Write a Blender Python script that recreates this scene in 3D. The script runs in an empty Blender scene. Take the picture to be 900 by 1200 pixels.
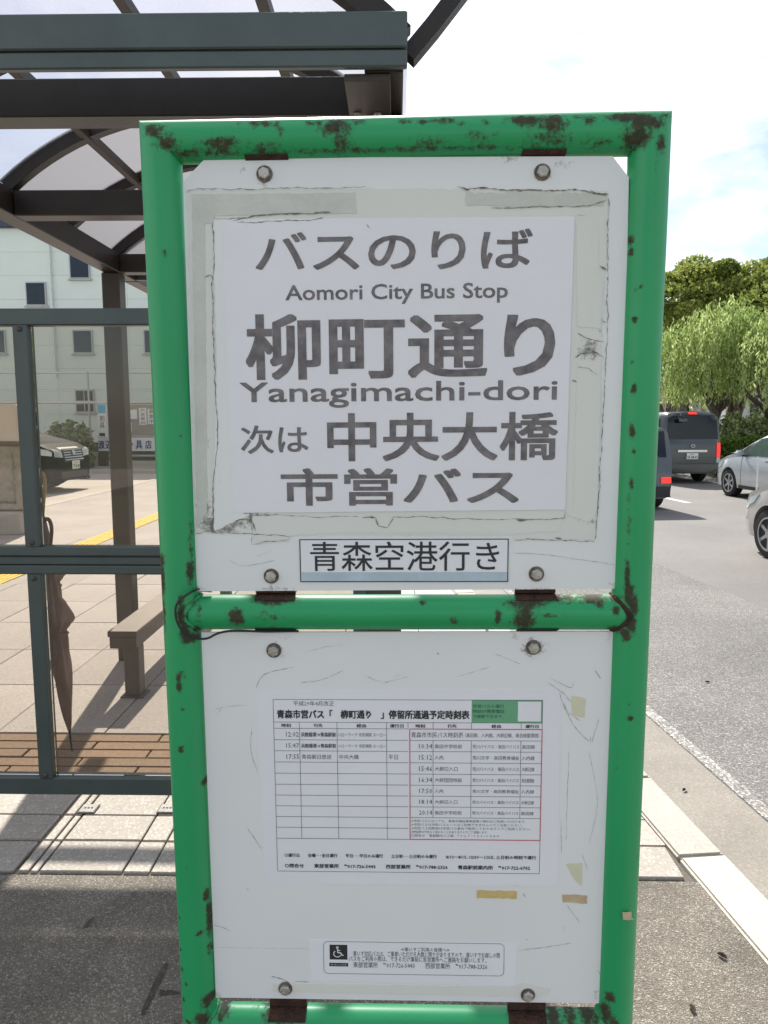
import bpy, bmesh, math, random
import numpy as np
from mathutils import Vector, Matrix
from mathutils.bvhtree import BVHTree
random.seed(7); rng = np.random.default_rng(7)
D2R = math.radians
sc = bpy.context.scene
COL = sc.collection
# ------------------------------------------------------------ camera
CAM = Vector((0, 0, 1.6)); F = 870.0; PITCH = D2R(7.0); YAW = D2R(1.0)
cd = bpy.data.cameras.new('camera'); co = bpy.data.objects.new('camera', cd); COL.objects.link(co)
cd.sensor_fit = 'VERTICAL'; cd.sensor_height = 36; cd.lens = 36 * F / 1200
cd.clip_start = 0.05; cd.clip_end = 3000
co.location = CAM; co.rotation_euler = (math.pi / 2 - PITCH, 0, YAW)
sc.camera = co
# ------------------------------------------------------------ sky and sun
SUN = Vector((-0.15, 1.0, 1.0)).normalized()
el = math.asin(SUN.z); az = math.atan2(SUN.x, SUN.y)
w = bpy.data.worlds.new("World"); sc.world = w; w.use_nodes = True
nt = w.node_tree; N = nt.nodes; LK = nt.links
for n in list(N): N.remove(n)
out = N.new('ShaderNodeOutputWorld'); bg = N.new('ShaderNodeBackground'); bg.inputs['Strength'].default_value = 0.088
sky = N.new('ShaderNodeTexSky'); sky.sky_type = 'NISHITA'; sky.sun_disc = False
sky.sun_elevation = el; sky.sun_rotation = az; sky.air_density = 1.0; sky.dust_density = 1.1; sky.ozone_density = 1.0
tc = N.new('ShaderNodeTexCoord'); mp = N.new('ShaderNodeMapping'); mp.inputs['Scale'].default_value = (1, 1, 2.2)
no = N.new('ShaderNodeTexNoise'); no.inputs['Scale'].default_value = 2.3; no.inputs['Detail'].default_value = 9; no.inputs['Roughness'].default_value = .55
no.inputs['Distortion'].default_value = .3
cr = N.new('ShaderNodeValToRGB'); cr.color_ramp.elements[0].position = .46; cr.color_ramp.elements[1].position = .62
mx = N.new('ShaderNodeMix'); mx.data_type = 'RGBA'; mx.inputs[7].default_value = (11, 11, 11, 1)
LK.new(tc.outputs['Generated'], mp.inputs[0]); LK.new(mp.outputs[0], no.inputs['Vector']); LK.new(no.outputs['Fac'], cr.inputs[0])
LK.new(cr.outputs[0], mx.inputs[0]); LK.new(sky.outputs[0], mx.inputs[6]); LK.new(mx.outputs[2], bg.inputs[0]); LK.new(bg.outputs[0], out.inputs[0])
sd = bpy.data.lights.new('sun', 'SUN'); sd.energy = 4.8; sd.angle = D2R(.53); sd.color = (1, .95, .87)
so = bpy.data.objects.new('sun', sd); COL.objects.link(so)
so.rotation_euler = SUN.to_track_quat('Z', 'Y').to_euler()
sc.view_settings.view_transform = 'Standard'; sc.view_settings.look = 'None'; sc.view_settings.gamma = 1
sc.view_settings.exposure = 0.85
sc.render.engine = 'CYCLES'
sc.cycles.max_bounces = 8; sc.cycles.transparent_max_bounces = 12

# ------------------------------------------------------------ measuring helpers (photo pixels -> metres, used once for authoring)
_r = Vector((math.cos(YAW), math.sin(YAW), 0)); _h = Vector((-math.sin(YAW), math.cos(YAW), 0))
_f = _h * math.cos(PITCH) - Vector((0, 0, 1)) * math.sin(PITCH)
_u = _h * math.sin(PITCH) + Vector((0, 0, 1)) * math.cos(PITCH)
def ray(px, py): return _r * ((px - 450) / F) + _u * ((600 - py) / F) + _f
def gnd(px, py, z=0.0):
    r = ray(px, py); return CAM + r * ((z - CAM.z) / r.z)
def atY(px, py, Y):
    r = ray(px, py); return CAM + r * (Y / r.y)
# sign frame
SA = D2R(-.67); SR = D2R(.43)
_ex = Vector((math.cos(SA), math.sin(SA), 0)); _ey = Vector((-math.sin(SA), math.cos(SA), 0)); _ez = Vector((0, 0, 1))
SX = _ex * math.cos(SR) + _ez * math.sin(SR); SZ = -_ex * math.sin(SR) + _ez * math.cos(SR)
SP = CAM + ray(450, 600)
SO = Vector((SP.x, SP.y, 0))
def S(px, py, d=0.0):
    r = ray(px, py); t = ((SP + _ey * d - CAM).dot(_ey)) / r.dot(_ey); q = CAM + r * t - SO
    return (q.dot(SX), q.dot(SZ))

# ------------------------------------------------------------ materials
def M(name, col, rough=.6, metal=0., var=.12, scale=6., bump=0., bscale=80., col2=None, spec=.5, coat=0., obj_random=0.):
    m = bpy.data.materials.new(name); m.use_nodes = True
    t = m.node_tree; n = t.nodes; l = t.links; b = n['Principled BSDF']
    b.inputs['Roughness'].default_value = rough; b.inputs['Metallic'].default_value = metal
    b.inputs['Specular IOR Level'].default_value = spec; b.inputs['Coat Weight'].default_value = coat
    c = n.new('ShaderNodeTexCoord'); q = n.new('ShaderNodeTexNoise'); q.inputs['Scale'].default_value = scale; q.inputs['Detail'].default_value = 8; q.inputs['Roughness'].default_value = .65
    l.new(c.outputs['Object'], q.inputs['Vector'])
    r = n.new('ShaderNodeValToRGB'); r.color_ramp.elements[0].position = .3; r.color_ramp.elements[1].position = .7
    if col2 is None:
        a = [max(0, x * (1 - var)) for x in col[:3]] + [1]; e = [min(1, x * (1 + var)) for x in col[:3]] + [1]
    else: a = list(col[:3]) + [1]; e = list(col2[:3]) + [1]
    r.color_ramp.elements[0].color = a; r.color_ramp.elements[1].color = e
    l.new(q.outputs['Fac'], r.inputs[0]); last = r.outputs[0]
    if obj_random:
        oi = n.new('ShaderNodeObjectInfo'); mr = n.new('ShaderNodeMapRange'); mr.inputs[3].default_value = 1 - obj_random; mr.inputs[4].default_value = 1 + obj_random
        hs = n.new('ShaderNodeHueSaturation'); l.new(oi.outputs['Random'], mr.inputs[0]); l.new(mr.outputs[0], hs.inputs['Value']); l.new(last, hs.inputs['Color']); last = hs.outputs[0]
    l.new(last, b.inputs['Base Color'])
    if bump:
        q2 = n.new('ShaderNodeTexNoise'); q2.inputs['Scale'].default_value = bscale; q2.inputs['Detail'].default_value = 4
        l.new(c.outputs['Object'], q2.inputs['Vector']); bp = n.new('ShaderNodeBump'); bp.inputs['Strength'].default_value = bump; bp.inputs['Distance'].default_value = .01
        l.new(q2.outputs['Fac'], bp.inputs['Height']); l.new(bp.outputs[0], b.inputs['Normal'])
    m['rgb_out'] = 0
    return m
def speckle(name, base, light, dark, sscale=160, rough=.85, patch=.18, pscale=.9, bump=.5, amount=.5):
    """stone or asphalt: aggregate grains by voronoi cells, large soft patches of wear"""
    m = bpy.data.materials.new(name); m.use_nodes = True
    t = m.node_tree; n = t.nodes; l = t.links; b = n['Principled BSDF']; b.inputs['Roughness'].default_value = rough
    c = n.new('ShaderNodeTexCoord'); v = n.new('ShaderNodeTexVoronoi'); v.inputs['Scale'].default_value = sscale
    l.new(c.outputs['Object'], v.inputs['Vector'])
    sp = n.new('ShaderNodeSeparateColor'); l.new(v.outputs['Color'], sp.inputs[0])
    r = n.new('ShaderNodeValToRGB'); e = r.color_ramp.elements; e[0].position = .0; e[0].color = (*dark, 1); e[1].position = 1; e[1].color = (*light, 1)
    k = e.new(.25); k.color = (*base, 1); k = e.new(.75); k.color = (*base, 1)
    l.new(sp.outputs[0], r.inputs[0])
    mb = n.new('ShaderNodeMix'); mb.data_type = 'RGBA'; mb.inputs[0].default_value = amount; mb.inputs[6].default_value = (*base, 1); l.new(r.outputs[0], mb.inputs[7])
    q = n.new('ShaderNodeTexNoise'); q.inputs['Scale'].default_value = pscale; q.inputs['Detail'].default_value = 10; q.inputs['Roughness'].default_value = .62; l.new(c.outputs['Object'], q.inputs['Vector'])
    mr = n.new('ShaderNodeMapRange'); mr.inputs[1].default_value = .3; mr.inputs[2].default_value = .7; mr.inputs[3].default_value = 1 - patch; mr.inputs[4].default_value = 1 + patch
    l.new(q.outputs['Fac'], mr.inputs[0]); hs = n.new('ShaderNodeHueSaturation'); l.new(mr.outputs[0], hs.inputs['Value']); l.new(mb.outputs[2], hs.inputs['Color'])
    oi = n.new('ShaderNodeObjectInfo'); m2 = n.new('ShaderNodeMapRange'); m2.inputs[3].default_value = .9; m2.inputs[4].default_value = 1.08
    h2 = n.new('ShaderNodeHueSaturation'); l.new(oi.outputs['Random'], m2.inputs[0]); l.new(m2.outputs[0], h2.inputs['Value']); l.new(hs.outputs[0], h2.inputs['Color'])
    l.new(h2.outputs[0], b.inputs['Base Color'])
    bp = n.new('ShaderNodeBump'); bp.inputs['Strength'].default_value = bump; bp.inputs['Distance'].default_value = .004
    l.new(v.outputs['Distance'], bp.inputs['Height']); l.new(bp.outputs[0], b.inputs['Normal'])
    return m
def painted(name, paint, paint2, rust, rough=.28, thr=.5, coat=.3):
    """paint with rust/grime where the mesh attribute 'wear' says so, broken up by noise"""
    m = bpy.data.materials.new(name); m.use_nodes = True
    t = m.node_tree; n = t.nodes; l = t.links; b = n['Principled BSDF']
    c = n.new('ShaderNodeTexCoord'); q = n.new('ShaderNodeTexNoise'); q.inputs['Scale'].default_value = 120; q.inputs['Detail'].default_value = 8; q.inputs['Roughness'].default_value = .75
    l.new(c.outputs['Object'], q.inputs['Vector'])
    at = n.new('ShaderNodeAttribute'); at.attribute_name = 'wear'
    ad = n.new('ShaderNodeMath'); ad.operation = 'MULTIPLY_ADD'; ad.inputs[1].default_value = 1.9; l.new(q.outputs['Fac'], ad.inputs[0])
    sb = n.new('ShaderNodeMath'); sb.operation = 'SUBTRACT'; sb.inputs[1].default_value = .98; l.new(at.outputs['Fac'], sb.inputs[0]); l.new(sb.outputs[0], ad.inputs[2])
    mr = n.new('ShaderNodeMapRange'); mr.interpolation_type = 'SMOOTHSTEP'; mr.inputs[1].default_value = thr - .16; mr.inputs[2].default_value = thr + .32; mr.inputs[4].default_value = .93; l.new(ad.outputs[0], mr.inputs[0])
    q3 = n.new('ShaderNodeTexNoise'); q3.inputs['Scale'].default_value = 5; q3.inputs['Detail'].default_value = 8; l.new(c.outputs['Object'], q3.inputs['Vector'])
    pm = n.new('ShaderNodeMix'); pm.data_type = 'RGBA'; pm.inputs[6].default_value = (*paint, 1); pm.inputs[7].default_value = (*paint2, 1); l.new(q3.outputs['Fac'], pm.inputs[0])
    q4 = n.new('ShaderNodeTexNoise'); q4.inputs['Scale'].default_value = 160; q4.inputs['Detail'].default_value = 5; l.new(c.outputs['Object'], q4.inputs['Vector'])
    rr = n.new('ShaderNodeValToRGB'); rr.color_ramp.elements[0].position = .35; rr.color_ramp.elements[0].color = (rust[0] * .35, rust[1] * .35, rust[2] * .4, 1)
    rr.color_ramp.elements[1].position = .72; rr.color_ramp.elements[1].color = (*rust, 1); l.new(q4.outputs['Fac'], rr.inputs[0])
    fm = n.new('ShaderNodeMix'); fm.data_type = 'RGBA'; l.new(mr.outputs[0], fm.inputs[0]); l.new(pm.outputs[2], fm.inputs[6]); l.new(rr.outputs[0], fm.inputs[7])
    l.new(fm.outputs[2], b.inputs['Base Color'])
    rm = n.new('ShaderNodeMapRange'); rm.inputs[3].default_value = rough; rm.inputs[4].default_value = .85; l.new(mr.outputs[0], rm.inputs[0]); l.new(rm.outputs[0], b.inputs['Roughness'])
    cm = n.new('ShaderNodeMapRange'); cm.inputs[3].default_value = coat; cm.inputs[4].default_value = 0; l.new(mr.outputs[0], cm.inputs[0]); l.new(cm.outputs[0], b.inputs['Coat Weight'])
    b.inputs['Coat Roughness'].default_value = .28
    hh = n.new('ShaderNodeMath'); hh.operation = 'MULTIPLY_ADD'; hh.inputs[1].default_value = .5; l.new(mr.outputs[0], hh.inputs[0]); l.new(q3.outputs['Fac'], hh.inputs[2])
    bp = n.new('ShaderNodeBump'); bp.inputs['Strength'].default_value = .25; bp.inputs['Distance'].default_value = .002; l.new(hh.outputs[0], bp.inputs['Height']); l.new(bp.outputs[0], b.inputs['Normal'])
    return m
def glassy(name, tint, alpha, gloss=.08, rough=.02):
    m = bpy.data.materials.new(name); m.use_nodes = True
    t = m.node_tree; n = t.nodes; l = t.links; n.remove(n['Principled BSDF']); o = n['Material Output']
    a = n.new('ShaderNodeBsdfTransparent'); a.inputs[0].default_value = (*tint, 1)
    g = n.new('ShaderNodeBsdfGlossy'); g.inputs['Roughness'].default_value = rough
    d = n.new('ShaderNodeBsdfDiffuse'); d.inputs[0].default_value = (.55, .5, .45, 1)
    fr = n.new('ShaderNodeFresnel'); fr.inputs[0].default_value = 1.45
    m1 = n.new('ShaderNodeMixShader'); l.new(fr.outputs[0], m1.inputs[0]); l.new(a.outputs[0], m1.inputs[1]); l.new(g.outputs[0], m1.inputs[2])
    q = n.new('ShaderNodeTexNoise'); q.inputs['Scale'].default_value = 3; q.inputs['Detail'].default_value = 6
    c = n.new('ShaderNodeTexCoord'); l.new(c.outputs['Object'], q.inputs['Vector'])
    mr = n.new('ShaderNodeMapRange'); mr.inputs[3].default_value = alpha * .6; mr.inputs[4].default_value = alpha * 1.4; l.new(q.outputs['Fac'], mr.inputs[0])
    m2 = n.new('ShaderNodeMixShader'); l.new(mr.outputs[0], m2.inputs[0]); l.new(m1.outputs[0], m2.inputs[1]); l.new(d.outputs[0], m2.inputs[2]); l.new(m2.outputs[0], o.inputs[0])
    return m
def leafmat(name, c1, c2, trans=.35):
    m = bpy.data.materials.new(name); m.use_nodes = True
    t = m.node_tree; n = t.nodes; l = t.links; n.remove(n['Principled BSDF']); o = n['Material Output']
    at = n.new('ShaderNodeAttribute'); at.attribute_name = 'tone'
    mx = n.new('ShaderNodeMix'); mx.data_type = 'RGBA'; mx.inputs[6].default_value = (*c1, 1); mx.inputs[7].default_value = (*c2, 1); l.new(at.outputs['Fac'], mx.inputs[0])
    d = n.new('ShaderNodeBsdfDiffuse'); tr = n.new('ShaderNodeBsdfTranslucent'); l.new(mx.outputs[2], d.inputs[0]); l.new(mx.outputs[2], tr.inputs[0])
    s = n.new('ShaderNodeMixShader'); s.inputs[0].default_value = trans; l.new(d.outputs[0], s.inputs[1]); l.new(tr.outputs[0], s.inputs[2])
    l.new(s.outputs[0], o.inputs[0])
    return m

# ------------------------------------------------------------ mesh helpers
def mk(name, bm, mats, parent=None, smooth=None, loc=None, coll=True):
    me = bpy.data.meshes.new(name); bm.to_mesh(me); bm.free()
    return mko(name, me, mats, parent, smooth, loc)
def mko(name, me, mats, parent=None, smooth=None, loc=None):
    if not isinstance(mats, (list, tuple)): mats = [mats]
    if not me.materials:
        for m in mats: me.materials.append(m)
    if smooth is not None:
        for p in me.polygons: p.use_smooth = True
        if smooth < 180: me.set_sharp_from_angle(angle=D2R(smooth))
    o = bpy.data.objects.new(name, me); COL.objects.link(o)
    if parent: o.parent = parent
    if loc is not None: o.location = loc
    return o
def empty(name, loc=(0, 0, 0), rz=0):
    o = bpy.data.objects.new(name, None); COL.objects.link(o); o.location = loc; o.rotation_euler = (0, 0, rz); o.empty_display_size = .1; return o
def tag(o, label=None, cat=None, group=None, kind=None):
    if label: o['label'] = label
    if cat: o['category'] = cat
    if group: o['group'] = group
    if kind: o['kind'] = kind
    return o
def box(bm, x0, x1, y0, y1, z0, z1, bev=0.0, mat=None, seg=1):
    g = bmesh.ops.create_cube(bm, size=1); vs = g['verts']
    for v in vs: v.co = Vector(((x0 + x1) / 2 + v.co.x * (x1 - x0), (y0 + y1) / 2 + v.co.y * (y1 - y0), (z0 + z1) / 2 + v.co.z * (z1 - z0)))
    if bev:
        es = list({e for v in vs for e in v.link_edges}); r = bmesh.ops.bevel(bm, geom=es, offset=bev, segments=seg, affect='EDGES', clamp_overlap=True); vs = r['verts']
    if mat:
        bmesh.ops.transform(bm, matrix=mat, verts=vs)
    return bm
def BX(name, m, parent, x0, x1, y0, y1, z0, z1, bev=0.003, kind=None):
    o = mk(name, box(bmesh.new(), x0, x1, y0, y1, z0, z1, bev), m, parent)
    if kind: o['kind'] = kind
    return o
def tube(bm, pts, rad, n=12, cap=True, close=False):
    pts = [Vector(p) for p in pts]; rads = rad if isinstance(rad, (list, tuple)) else [rad] * len(pts)
    rings = []; up = None
    for i, p in enumerate(pts):
        a = pts[max(i - 1, 0)]; b = pts[min(i + 1, len(pts) - 1)]; d = (b - a).normalized()
        if up is None:
            up = Vector((0, 0, 1)) if abs(d.z) < .9 else Vector((0, 1, 0))
        s = d.cross(up).normalized(); up = s.cross(d).normalized()
        rings.append([bm.verts.new(p + (s * math.cos(2 * math.pi * k / n) + up * math.sin(2 * math.pi * k / n)) * rads[i]) for k in range(n)])
    for a, b in zip(rings, rings[1:]):
        for k in range(n): bm.faces.new((a[k], a[(k + 1) % n], b[(k + 1) % n], b[k]))
    if cap:
        bm.faces.new(rings[0][::-1]); bm.faces.new(rings[-1])
    return bm
def lathe(bm, prof, n=24, M4=None):
    rings = [[Vector((r * math.cos(2 * math.pi * k / n), r * math.sin(2 * math.pi * k / n), z)) for k in range(n)] for r, z in prof]
    V = [[bm.verts.new(M4 @ c if M4 else c) for c in ring] for ring in rings]
    for a, b in zip(V, V[1:]):
        for k in range(n): bm.faces.new((a[k], a[(k + 1) % n], b[(k + 1) % n], b[k]))
    bm.faces.new(V[0][::-1]); bm.faces.new(V[-1])
    return bm
def copy_tree(o, parent=None):
    c = o.copy(); COL.objects.link(c); c.parent = parent
    for ch in list(o.children): copy_tree(ch, c)
    return c
def poly_prism(bm, pts, y0, y1):
    """polygon in XZ, from y0 (front) to y1"""
    a = [bm.verts.new((p[0], y0, p[1])) for p in pts]; b = [bm.verts.new((p[0], y1, p[1])) for p in pts]
    bm.faces.new(a); bm.faces.new(b[::-1]); n = len(pts)
    for i in range(n): bm.faces.new((a[i], b[i], b[(i + 1) % n], a[(i + 1) % n]))
    bmesh.ops.recalc_face_normals(bm, faces=bm.faces)
    return bm

# ------------------------------------------------------------ lettering
_tc = {}
def glyphs(s, res=2):
    if (s, res) in _tc: return _tc[(s, res)]
    c = bpy.data.curves.new('lettering', 'FONT'); c.body = s; c.resolution_u = res
    o = bpy.data.objects.new('lettering', c); COL.objects.link(o); bpy.context.view_layer.update()
    me = bpy.data.meshes.new_from_object(o.evaluated_get(bpy.context.evaluated_depsgraph_get()))
    V = np.array([v.co[:2] for v in me.vertices]); Fc = [tuple(p.vertices) for p in me.polygons]
    bpy.data.objects.remove(o); bpy.data.curves.remove(c); bpy.data.meshes.remove(me)
    V -= V.min(0); V /= np.maximum(V.max(0), 1e-6); _tc[(s, res)] = (V, Fc); return V, Fc
class Letters:
    def __init__(s): s.v = []; s.f = []; s.k = 0
    def put(s, text, x0, z0, x1, z1, bold=0.0, y=0.0, res=2):
        V, Fc = glyphs(text, res)
        if bold > 0:
            sh = [(0, 0)] + [(a * bold, c * bold * .8) for a in (-1, -.5, 0, .5, 1) for c in (-1, -.5, 0, .5, 1) if max(abs(a), abs(c)) == 1]
        else: sh = [(0, 0)]
        for i, (dx, dz) in enumerate(sh):
            b = len(s.v); yy = y - i * .000015
            for a, c in V: s.v.append((x0 + bold + a * (x1 - x0 - 2 * bold) + dx, yy, z0 + bold + c * (z1 - z0 - 2 * bold) + dz))
            s.f += [tuple(b + q for q in fc) for fc in Fc]
    def rect(s, x0, z0, x1, z1, y=0.0):
        b = len(s.v); s.v += [(x0, y, z0), (x1, y, z0), (x1, y, z1), (x0, y, z1)]; s.f.append((b, b + 1, b + 2, b + 3))
    def strip(s, pts, wd, y=0.0, jit=0.0):
        """ragged ribbon along a polyline"""
        P = []
        for (a, c), (d, e) in zip(pts, pts[1:]):
            L = math.hypot(d - a, e - c); n = max(1, int(L / .0035))
            P += [(a + (d - a) * i / n, c + (e - c) * i / n) for i in range(n)]
        P.append(pts[-1]); off = 0; prev = None
        for i, (a, c) in enumerate(P):
            q = P[min(i + 1, len(P) - 1)]; o = P[max(i - 1, 0)]; dx, dz = q[0] - o[0], q[1] - o[1]; L = math.hypot(dx, dz) or 1
            off = off * .8 + random.uniform(-jit, jit); ww = wd * random.uniform(.25, 1.0) * (1 if jit == 0 else random.choice((.5, 1, 1, 1.3)))
            if i in (0, len(P) - 1): ww *= .2
            nx, nz = -dz / L, dx / L
            s.v += [(a + nx * (off + ww / 2), y, c + nz * (off + ww / 2)), (a + nx * (off - ww / 2), y, c + nz * (off - ww / 2))]
            b = len(s.v)
            if prev is not None: s.f.append((prev - 2, prev - 1, b - 1, b - 2))
            prev = b
    def build(s, name, mat, parent):
        me = bpy.data.meshes.new(name); me.from_pydata(s.v, [], s.f); return mko(name, me, mat, parent)

# ================================================================ GROUND
m_pave = speckle('granite_slab', (.36, .322, .275), (.60, .57, .52), (.24, .22, .19), 130, .8, .16, 1.4, .25, .6)
m_slabfar = speckle('pale_slab', (.385, .35, .33), (.55, .52, .47), (.25, .22, .2), 110, .85, .14, .9, .2, .5)
m_bed = speckle('joint_sand', (.11, .095, .075), (.2, .18, .15), (.05, .04, .03), 300, .95, .25, 3)
m_brown = speckle('brown_paver', (.24, .16, .105), (.36, .27, .19), (.14, .08, .05), 180, .85, .15, 2, .3, .6)
m_asph = speckle('walk_asphalt', (.145, .126, .102), (.42, .39, .33), (.045, .037, .03), 240, .9, .42, 2.0, .8, .65)
m_road = speckle('road_asphalt', (.155, .148, .137), (.44, .425, .40), (.045, .042, .038), 140, .88, .22, .7, 1.0, .75)
m_roadsm = speckle('smooth_road', (.165, .157, .148), (.33, .315, .29), (.13, .12, .11), 150, .85, .16, .5, .3, .5)
m_kerb = speckle('kerb_granite', (.42, .39, .34), (.56, .53, .48), (.33, .29, .24), 150, .8, .10, 3, .25, .6)
m_white = M('road_paint', (.62, .6, .56), .7, var=.15, scale=40, bump=.3)
m_wornw = speckle('worn_paint', (.235, .225, .205), (.72, .70, .67), (.07, .065, .06), 110, .85, .3, 6, .8, .95)
m_yel = M('tactile_yellow', (.68, .46, .06), .7, var=.12, scale=9, bump=.2)
m_lot = speckle('lot_concrete', (.41, .375, .335), (.52, .48, .42), (.3, .26, .22), 60, .9, .12, .5, .2, .4)
m_grass = M('verge_soil', (.10, .12, .05), .95, scale=3, var=.4)

BX('ground', m_grass, None, -300, 400, -60, 900, -.6, -.16, 0, 'structure')
RA = math.atan(.1155); ca, sa = math.cos(RA), math.sin(RA)
def R(u, v, z=0.0): return Vector((u * ca - v * sa, u * sa + v * ca, z))      # u across the road, v along it
RM = Matrix.Rotation(RA, 4, 'Z')
def rbox(name, m, u0, u1, v0, v1, z0, z1, bev=0.0, kind='structure', parent=None):
    o = mk(name, box(bmesh.new(), u0, u1, v0, v1, z0, z1, bev), m, parent); 
    if not parent: o.rotation_euler = (0, 0, RA)
    if kind: o['kind'] = kind
    return o
KO = 1.512; KI = KO - .185                              # outer and inner face of the kerb
rbox('road', m_roadsm, KO - .02, 12.5, -40, 400, -.4, -.12)
# coarse older surfacing of the kerbside lane: its far edge wanders
rbox('road_resurfacing', m_road, KO + .42, 4.15, -40, 200, -.13, -.116)
rbox('gutter_strip', m_lot if False else speckle('gutter_concrete', (.235, .215, .185), (.36, .34, .30), (.18, .15, .12), 170, .9, .16, 2.5, .4, .6), KO - .01, KO + .42, -40, 200, -.125, -.114)
wl = rbox('worn_edge_line', m_wornw, KO + .43, KO + .50, -10, 60, -.118, -.1115)
dp = gnd(811, 589.5, -.12); DU = dp.x * ca + dp.y * sa; DV = -dp.x * sa + dp.y * ca
for i in range(8):
    v = DV + (i - 1) * 10.0
    rbox('lane_dash', m_white, DU - .15, DU, v, v + 5 + .0 * i, -.118, -.1155)
    
# walkway bed, asphalt apron near the camera, lot beyond
def wbox(name, m, x0, x1, y0, y1, z0, z1): return BX(name, m, None, x0, x1, y0, y1, z0, z1, 0, 'structure')
bm = bmesh.new()
def quadprism(bm, pts, z0, z1):
    a = [bm.verts.new((p[0], p[1], z0)) for p in pts]; b = [bm.verts.new((p[0], p[1], z1)) for p in pts]
    bm.faces.new(a[::-1]); bm.faces.new(b); n = len(pts)
    for i in range(n): bm.faces.new((a[i], a[(i + 1) % n], b[(i + 1) % n], b[i]))
    return bm
def onk(u, Y):     # world x on the road-frame line u at world Y
    return (u - Y * sa) / ca
E0 = 2.45
for nm, mm, y0, y1, z1 in (('asphalt_walkway', m_asph, -8, E0 - .012, 0.0), ('pavement', m_bed, E0 - .012, 60, -.012)):
    bm = quadprism(bmesh.new(), [(-6.6, y0), (onk(KI, y0), y0), (onk(KI, y1), y1), (-6.6, y1)], -.3, z1)
    o = mk(nm, bm, mm); o['kind'] = 'structure'
    if nm == 'pavement': pav = o
wbox('concrete_lot', m_lot, -60, -6.75, -20, 60, -.3, -.02)
wbox('lot_kerb', m_kerb, -6.75, -6.6, -20, 60, -.3, .004)
# kerb stones
kerb = BX('kerb', m_bed, None, 0, .1, 0, .1, 0, .01, 0); bpy.data.objects.remove(kerb)
kerb = empty('kerb', (0, 0, 0), RA); kerb['kind'] = 'structure'
kme = None
j0 = 3.05
for i in range(-6, 34):
    v0 = j0 + i * .605
    if kme is None:
        o = mk('kerb_stone', box(bmesh.new(), 0, .18, 0, .597, -.3, 0, .009, seg=2), m_kerb, kerb); kme = o.data
    else:
        o = bpy.data.objects.new('kerb_stone', kme); COL.objects.link(o); o.parent = kerb
    o.location = (KI + .002 + random.uniform(-.002, .002), v0, .008 + random.uniform(-.002, .002)); o.rotation_euler = (0, random.uniform(-.004, .004), 0)
rbox('kerb_stone', m_kerb, KI + .002, KO - .003, j0 + 34 * .605, 120, -.3, .006, .008, 'stuff', kerb)
# paving pieces
def clipx(x, y): return x < onk(KI, y) - .004
def pieces(name, m, xs, ys, gap, th=.035, bev=.003, jit=.0015, stagger=0):
    cache = {}
    for j, (y0, y1) in enumerate(ys):
        for i, (x0, x1) in enumerate(xs):
            if stagger and j % 2: x0, x1 = x0 + stagger, x1 + stagger
            lim = onk(KI, y1) - .004
            if x0 > lim - .03: continue
            if x1 > lim:      # cut against the kerb
                bm = quadprism(bmesh.new(), [(x0 + gap, y0 + gap), (onk(KI, y0) - .006, y0 + gap), (lim - .002, y1 - gap), (x0 + gap, y1 - gap)], -th, 0)
                o = mk(name, bm, m, pav); o.location.z = random.uniform(-jit, jit); continue
            k = (round(x1 - x0, 4), round(y1 - y0, 4))
            if k not in cache:
                cache[k] = mk(name, box(bmesh.new(), gap, k[0] - gap, gap, k[1] - gap, -th, 0, bev), m, pav); o = cache[k]
            else:
                o = bpy.data.objects.new(name, cache[k].data); COL.objects.link(o); o.parent = pav
            o.location = (x0, y0, random.uniform(-jit, jit)); o.rotation_euler = (random.uniform(-.002, .002), random.uniform(-.002, .002), 0)
# big slabs beyond the brown band
xs = [(-6.55 + .56 * i, -6.55 + .56 * (i + 1)) for i in range(14)]
pieces('paving_slab', m_slabfar, xs, [(3.64 + .7 * j, 3.64 + .7 * (j + 1)) for j in range(9)], .003)
# brown pavers
pieces('brown_paver', m_brown, [(-4.2 + .6 * i, -4.2 + .6 * (i + 1)) for i in range(9)], [(3.18 + .09 * j, 3.18 + .09 * (j + 1)) for j in range(5)], .005, stagger=.3)
pieces('paving_slab', m_slabfar, [(-6.5, -6.0), (-6, -5.4), (-5.4, -4.8), (-4.8, -4.2)], [(3.18, 3.63)], .004)
# light tiles between the band and the asphalt, with narrow border strips
xs = []; x = -6.5
while x < -1.9: xs.append((x, x + .585)); x += .585
xs = [(a, b) for a, b in xs if b < -1.36] 
xs += [(xs[-1][1], -1.372), (-1.358, -1.318), (-1.314, -1.285)]
x = -1.28
while x < 1.3:
    xs += [(x, x + .30)]; x += .30
    xs += [(x + .002, x + .098)]; x += .10
pieces('paving_tile', m_pave, xs, [(2.66, 2.84), (2.845, 3.17)], .0025)
pieces('paving_tile', m_pave, xs, [(2.46, 2.655)], .0025)
# flat stone slabs set into the walk farther off are only a texture
m_far = M('far_paving', (.39, .355, .335), .85, scale=1.2, var=.12)
wbox('far_pavement', m_far, -6.6, -2.0, 9.95, 60, -.2, -.002)
# yellow tactile strip
tact = empty('tactile_strip', (0, 0, 0)); tact['kind'] = 'structure'
tm = None
for i in range(60):
    y0 = 3.7 + i * .3
    if tm is None:
        bm = box(bmesh.new(), .003, .297, .003, .297, 0, .006, .002)
        for k in range(4): box(bm, .045 + k * .065, .065 + k * .065, .02, .28, .006, .011, .002)
        tm = mk('tactile_block', bm, m_yel, tact); o = tm
    else:
        o = bpy.data.objects.new('tactile_block', tm.data); COL.objects.link(o); o.parent = tact
    o.location = (-4.2, y0, .002)
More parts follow.
